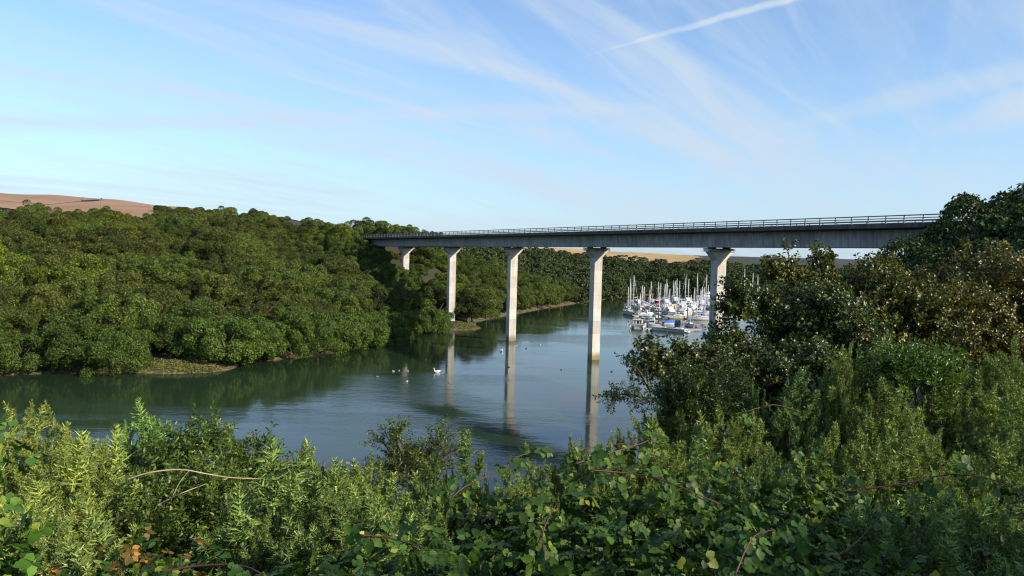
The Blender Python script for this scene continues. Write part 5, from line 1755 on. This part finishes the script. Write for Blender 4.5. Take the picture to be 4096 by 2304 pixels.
# blackthorn and privet-like shrubs in the left and middle
bush('blackthorn_bush', 'olive leaved blackthorn beside the bright gorse on the left', 'blackthorn', None, 196, 478, 5.9, (.30, .4, .22), BS, BSM, m_black, (.80, 1.1, .8), 90, 420, 11, sc=(.7, 1.1),
     arms=[dict(path=[(190, 462, 5.8), (188, 450, 5.8), (186, 440, 5.8)], n=24, thick=.05), dict(path=[(205, 450, 5.8), (212, 438, 5.8), (218, 430, 5.8)], n=14, thick=.05)])
bush('blackthorn_bush', 'yellow green blackthorn under the dead arching cane', 'blackthorn', None, 190, 528, 4.5, (.38, .4, .24), BS, BSM, m_black, (.88, 1.12, .8), 100, 460, 12, sc=(.7, 1.1))
bush('blackthorn_bush', 'sparse blackthorn round the end of the dead cane', 'blackthorn', None, 244, 504, 5.2, (.26, .4, .17), BS, BSM, m_black, (.85, 1.05, .8), 70, 260, 13, sc=(.7, 1.1),
     arms=[dict(path=[(236, 480, 5.2), (232, 462, 5.2), (236, 448, 5.2)], n=16, thick=.04), dict(path=[(250, 480, 5.2), (262, 466, 5.2), (270, 462, 5.2)], n=10, thick=.04)])
bush('blackthorn_bush', 'feathery brownish blackthorn standing against the water in the middle', 'blackthorn', None, 412, 472, 6.6, (.28, .4, .12), BS, BSM, m_black, (.85, .95, .8), 70, 260, 14, sc=(.5, .85),
     arms=[dict(path=[(405, 460, 6.6), (398, 442, 6.6), (396, 430, 6.6)], n=34, thick=.05), dict(path=[(425, 460, 6.6), (432, 446, 6.6), (442, 434, 6.6)], n=34, thick=.05), dict(path=[(395, 455, 6.6), (386, 446, 6.6), (380, 440, 6.6)], n=18, thick=.04),
           dict(path=[(440, 460, 6.6), (455, 450, 6.6), (464, 446, 6.6)], n=20, thick=.04)])
bush('sapling', 'thin upright sapling with a few oval leaves left of the single gorse spire', 'sapling', None, 264, 474, 5.2, (.06, .06, .06), BS, BSM, m_black, (.9, 1.2, .9), 6, 20, 15, sc=(.7, 1.0),
     arms=[dict(path=[(266, 490, 5.2), (262, 462, 5.2), (257, 446, 5.2), (253, 432, 5.2)], n=10, thick=.025)])

# dead bramble cane arching on the left
g = np.random.default_rng(61)
c0 = at(165, 500, 4.6); o = tag(empty('dead_cane', (c0.x, c0.y, land1(c0.x, c0.y))), 'pale dead bramble cane arching over the left bushes', 'cane')
of = np.array(o.location)
for path, r in (([(126, 480, 4.00), (150, 472.5, 4.00), (180, 469.5, 4.05), (205, 473.5, 4.10), (230, 477.5, 4.20), (262, 479, 4.30)], .0075), ([(158, 505, 3.80), (182, 493, 3.90), (206, 484, 4.00)], .006), ([(237, 494, 4.10), (246, 504, 4.00), (252, 514, 3.90)], .007),
                ([(171, 500, 3.90), (180, 482, 4.00), (190, 470, 4.05)], .003), ([(203, 470, 4.10), (216, 460, 4.10), (222, 452, 4.10)], .0025)):
    cane(o, [tuple(np.array(at(*q)) - of) for q in path], r * .62, m_caned, g, False)

# brambles
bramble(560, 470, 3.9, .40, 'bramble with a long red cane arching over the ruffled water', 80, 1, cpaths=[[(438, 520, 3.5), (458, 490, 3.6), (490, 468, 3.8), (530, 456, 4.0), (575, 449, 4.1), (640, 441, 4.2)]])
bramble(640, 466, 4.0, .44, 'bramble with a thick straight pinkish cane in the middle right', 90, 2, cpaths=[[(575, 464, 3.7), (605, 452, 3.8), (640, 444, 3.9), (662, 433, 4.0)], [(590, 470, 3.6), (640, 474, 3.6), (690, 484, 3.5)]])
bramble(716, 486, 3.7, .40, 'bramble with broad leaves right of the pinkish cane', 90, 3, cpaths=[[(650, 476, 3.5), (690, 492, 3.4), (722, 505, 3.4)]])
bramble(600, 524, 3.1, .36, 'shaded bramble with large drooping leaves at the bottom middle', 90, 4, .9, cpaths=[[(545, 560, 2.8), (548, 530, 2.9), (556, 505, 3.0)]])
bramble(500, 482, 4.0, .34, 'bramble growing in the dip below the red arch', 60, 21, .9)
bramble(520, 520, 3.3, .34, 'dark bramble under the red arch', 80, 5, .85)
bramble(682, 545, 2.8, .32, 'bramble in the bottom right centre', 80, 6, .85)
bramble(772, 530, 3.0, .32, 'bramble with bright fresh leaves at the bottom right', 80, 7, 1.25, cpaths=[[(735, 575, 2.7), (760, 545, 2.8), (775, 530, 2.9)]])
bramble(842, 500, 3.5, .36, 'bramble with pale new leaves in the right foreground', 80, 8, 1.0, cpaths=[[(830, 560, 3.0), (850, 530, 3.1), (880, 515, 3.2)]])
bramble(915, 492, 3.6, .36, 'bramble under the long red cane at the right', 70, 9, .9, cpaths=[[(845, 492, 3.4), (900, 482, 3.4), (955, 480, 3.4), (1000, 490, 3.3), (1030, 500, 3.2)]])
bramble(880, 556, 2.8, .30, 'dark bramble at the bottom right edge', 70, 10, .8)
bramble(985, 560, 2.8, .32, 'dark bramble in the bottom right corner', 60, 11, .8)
bramble(700, 452, 4.6, .34, 'bramble tangled with gorse above the pinkish cane', 60, 12, .95, cpaths=[[(800, 412, 5.0), (770, 405, 5.0), (745, 412, 4.9)]])
bramble(800, 455, 4.4, .36, 'bramble with pink stems in the heart of the right foreground', 70, 13, .95)
bramble(425, 545, 2.9, .30, 'bramble beside the bracken frond', 60, 14, .95, cpaths=[[(360, 535, 2.9), (395, 538, 2.9), (425, 548, 2.8)]])
bramble(352, 535, 3.0, .22, 'bramble sprig left of the bracken frond', 26, 15, 1.3)
bramble(300, 566, 2.6, .30, 'bramble along the bottom with a bare dark red cane', 46, 16, 1.15, cpaths=[[(160, 572, 2.5), (205, 568, 2.5), (235, 570, 2.5), (265, 577, 2.5)]])
bramble(110, 540, 3.1, .36, 'withered brown bramble in the lower left', 80, 17, 1.0, dry=.55, size=(.4, .7))
bramble(170, 556, 2.8, .30, 'half withered bramble at the bottom left', 60, 18, 1.1, dry=.3, size=(.45, .8))
bramble(60, 566, 2.6, .24, 'withered bramble at the left of the bottom edge', 40, 19, 1.0, dry=.5, size=(.45, .7))
bramble(8, 440, 2.7, .12, 'bright bramble leaves poking in at the left edge', 12, 20, 1.6, size=(.6, .9), canes=0, cpaths=[[(-8, 455, 2.6), (2, 445, 2.6), (14, 425, 2.7)]])

# bracken frond
g = np.random.default_rng(88)
for fr, (path, lb) in enumerate([([(398, 561, 2.65), (412, 553.5, 2.65), (428, 549.5, 2.65), (446, 551, 2.65), (458, 560, 2.62), (464, 572, 2.6)], 'arching green bracken frond at the bottom middle'),
                                 ([(425, 552, 2.9), (432, 541, 2.9), (440, 537, 2.9), (450, 540, 2.88)], 'smaller bracken frond just behind the arching one')]):
    c0 = at(*path[2]); o = tag(empty('bracken_frond', (c0.x, c0.y, land1(c0.x, c0.y))), lb, 'fern'); of = np.array(o.location)
    P = cane(o, [tuple(np.array(at(*q)) - of) for q in path], .0028, m_fern, g, False, 'rachis')
    parts = []
    for k in range(12):
        f = k / 12; w = .011 * (1 - f) + .003; ln = .0050
        for s in (-1, 1):
            v, t_ = leaf_tris(w * 1.25, ln, .1, .1); a = s * 1.25
            c, s_ = math.cos(a), math.sin(a)
            parts.append((v @ np.array([[c, s_, 0], [-s_, c, 0], [0, 0, 1]]) + np.array([f * .085, 0, 0]), t_))
    parts.append(stem_tris((0, 0, 0), (.086, 0, 0), .0009))
    pm_m = tri_mesh('pinna', *soup(parts), m_fern)
    for i in range(1, len(P) - 1, 2):
        tdir = np.array((P[i + 1] - P[i - 1]).normalized())
        for s in (1, -1):
            x = unit((np.array([0, 0, -1.0]) * (1 if s > 0 else .35) + np.array([0, -.35 * s, 0]) + tdir * .35 + g.normal(size=3) * .08)[None])[0]
            y = unit((tdir - x * tdir.dot(x))[None])[0]; z = np.cross(x, y)
            link('pinna', pm_m, o, loc=P[i], rot=eul(np.stack([x, y, z], 1)), scale=(.55 + .65 * math.sin(math.pi * (i + 2) / (len(P) + 3))) * (.72 if fr == 0 else .5) * (1.0 if s > 0 else .45), color=(1, 1.1, .9))

# ------------------------------------------------------------------ trees at the near end of the bridge
NEARC = []
for q, (R, H) in enumerate(((4.6, 10.5), (4.0, 9.0))):
    g = np.random.default_rng(900 + q)
    P, d = crown_points(g, R, H, 42000, lobes=34, low=-.6, squash=.9, lump=(.22, .36))
    V, T = leaf_cloud(P, d + g.normal(size=d.shape) * .7 + np.array([0, 0, .2]), g.uniform(.10, .24, len(P)), g)
    NEARC.append(tri_mesh('crown', V, T, m_oak)); 
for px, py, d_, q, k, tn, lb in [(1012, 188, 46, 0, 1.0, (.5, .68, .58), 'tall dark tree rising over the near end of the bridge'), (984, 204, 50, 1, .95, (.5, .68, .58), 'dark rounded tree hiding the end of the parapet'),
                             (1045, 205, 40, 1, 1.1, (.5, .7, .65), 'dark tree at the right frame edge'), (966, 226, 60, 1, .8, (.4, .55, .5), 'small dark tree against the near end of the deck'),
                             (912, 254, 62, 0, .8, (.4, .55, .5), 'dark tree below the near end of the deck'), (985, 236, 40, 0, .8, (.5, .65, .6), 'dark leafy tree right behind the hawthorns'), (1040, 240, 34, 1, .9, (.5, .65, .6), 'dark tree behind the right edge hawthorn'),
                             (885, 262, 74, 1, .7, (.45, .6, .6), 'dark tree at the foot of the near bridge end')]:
    p_ = at(px, py, d_); zg = land1(p_.x, p_.y); H = (10.5, 9.0)[q]
    k = (p_.z - zg) / H
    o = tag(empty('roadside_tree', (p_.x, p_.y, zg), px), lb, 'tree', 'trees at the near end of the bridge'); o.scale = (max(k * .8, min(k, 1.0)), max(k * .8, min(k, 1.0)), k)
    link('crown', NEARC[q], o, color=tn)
    link('trunk', TRUNKS[q], o)
# unseen trees behind the right shoulder, put in to shade the lower right
for x, y, q, k, lb in [(13.5, -5.5, 0, .73, 'unseen shade tree behind the camera, nearest of three'), (18, -3, 1, .75, 'unseen shade tree behind the camera, middle of three'), (23, 2, 0, .8, 'unseen shade tree behind the camera, farthest of three')]:
    o = tag(empty('roadside_tree', (x, y, land1(x, y) - .2), x), lb, 'tree', 'unseen shade trees behind the camera'); o.scale = (k,) * 3
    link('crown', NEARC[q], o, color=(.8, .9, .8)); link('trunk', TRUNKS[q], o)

# low undergrowth between the bushes
g = np.random.default_rng(99)
n = 16000
W = np.stack([g.uniform(-7, 11, n), 2.7 + 12 * g.random(n) ** 1.3], 1); W = W[np.abs(W[:, 0]) < W[:, 1] * .85 + .6]
zw = land(W[:, 0], W[:, 1])
P = np.stack([W[:, 0], W[:, 1], zw + g.uniform(0, .25, len(W))], 1)
V, T = leaf_cloud(P, g.normal(size=P.shape) + [0, -.2, .6], g.uniform(.035, .09, len(P)), g)
tag(link('undergrowth', tri_mesh('undergrowth', V, T, m_bram), color=(.8, .8, .8)), 'dark low undergrowth between the foreground bushes', 'undergrowth', kind='stuff')
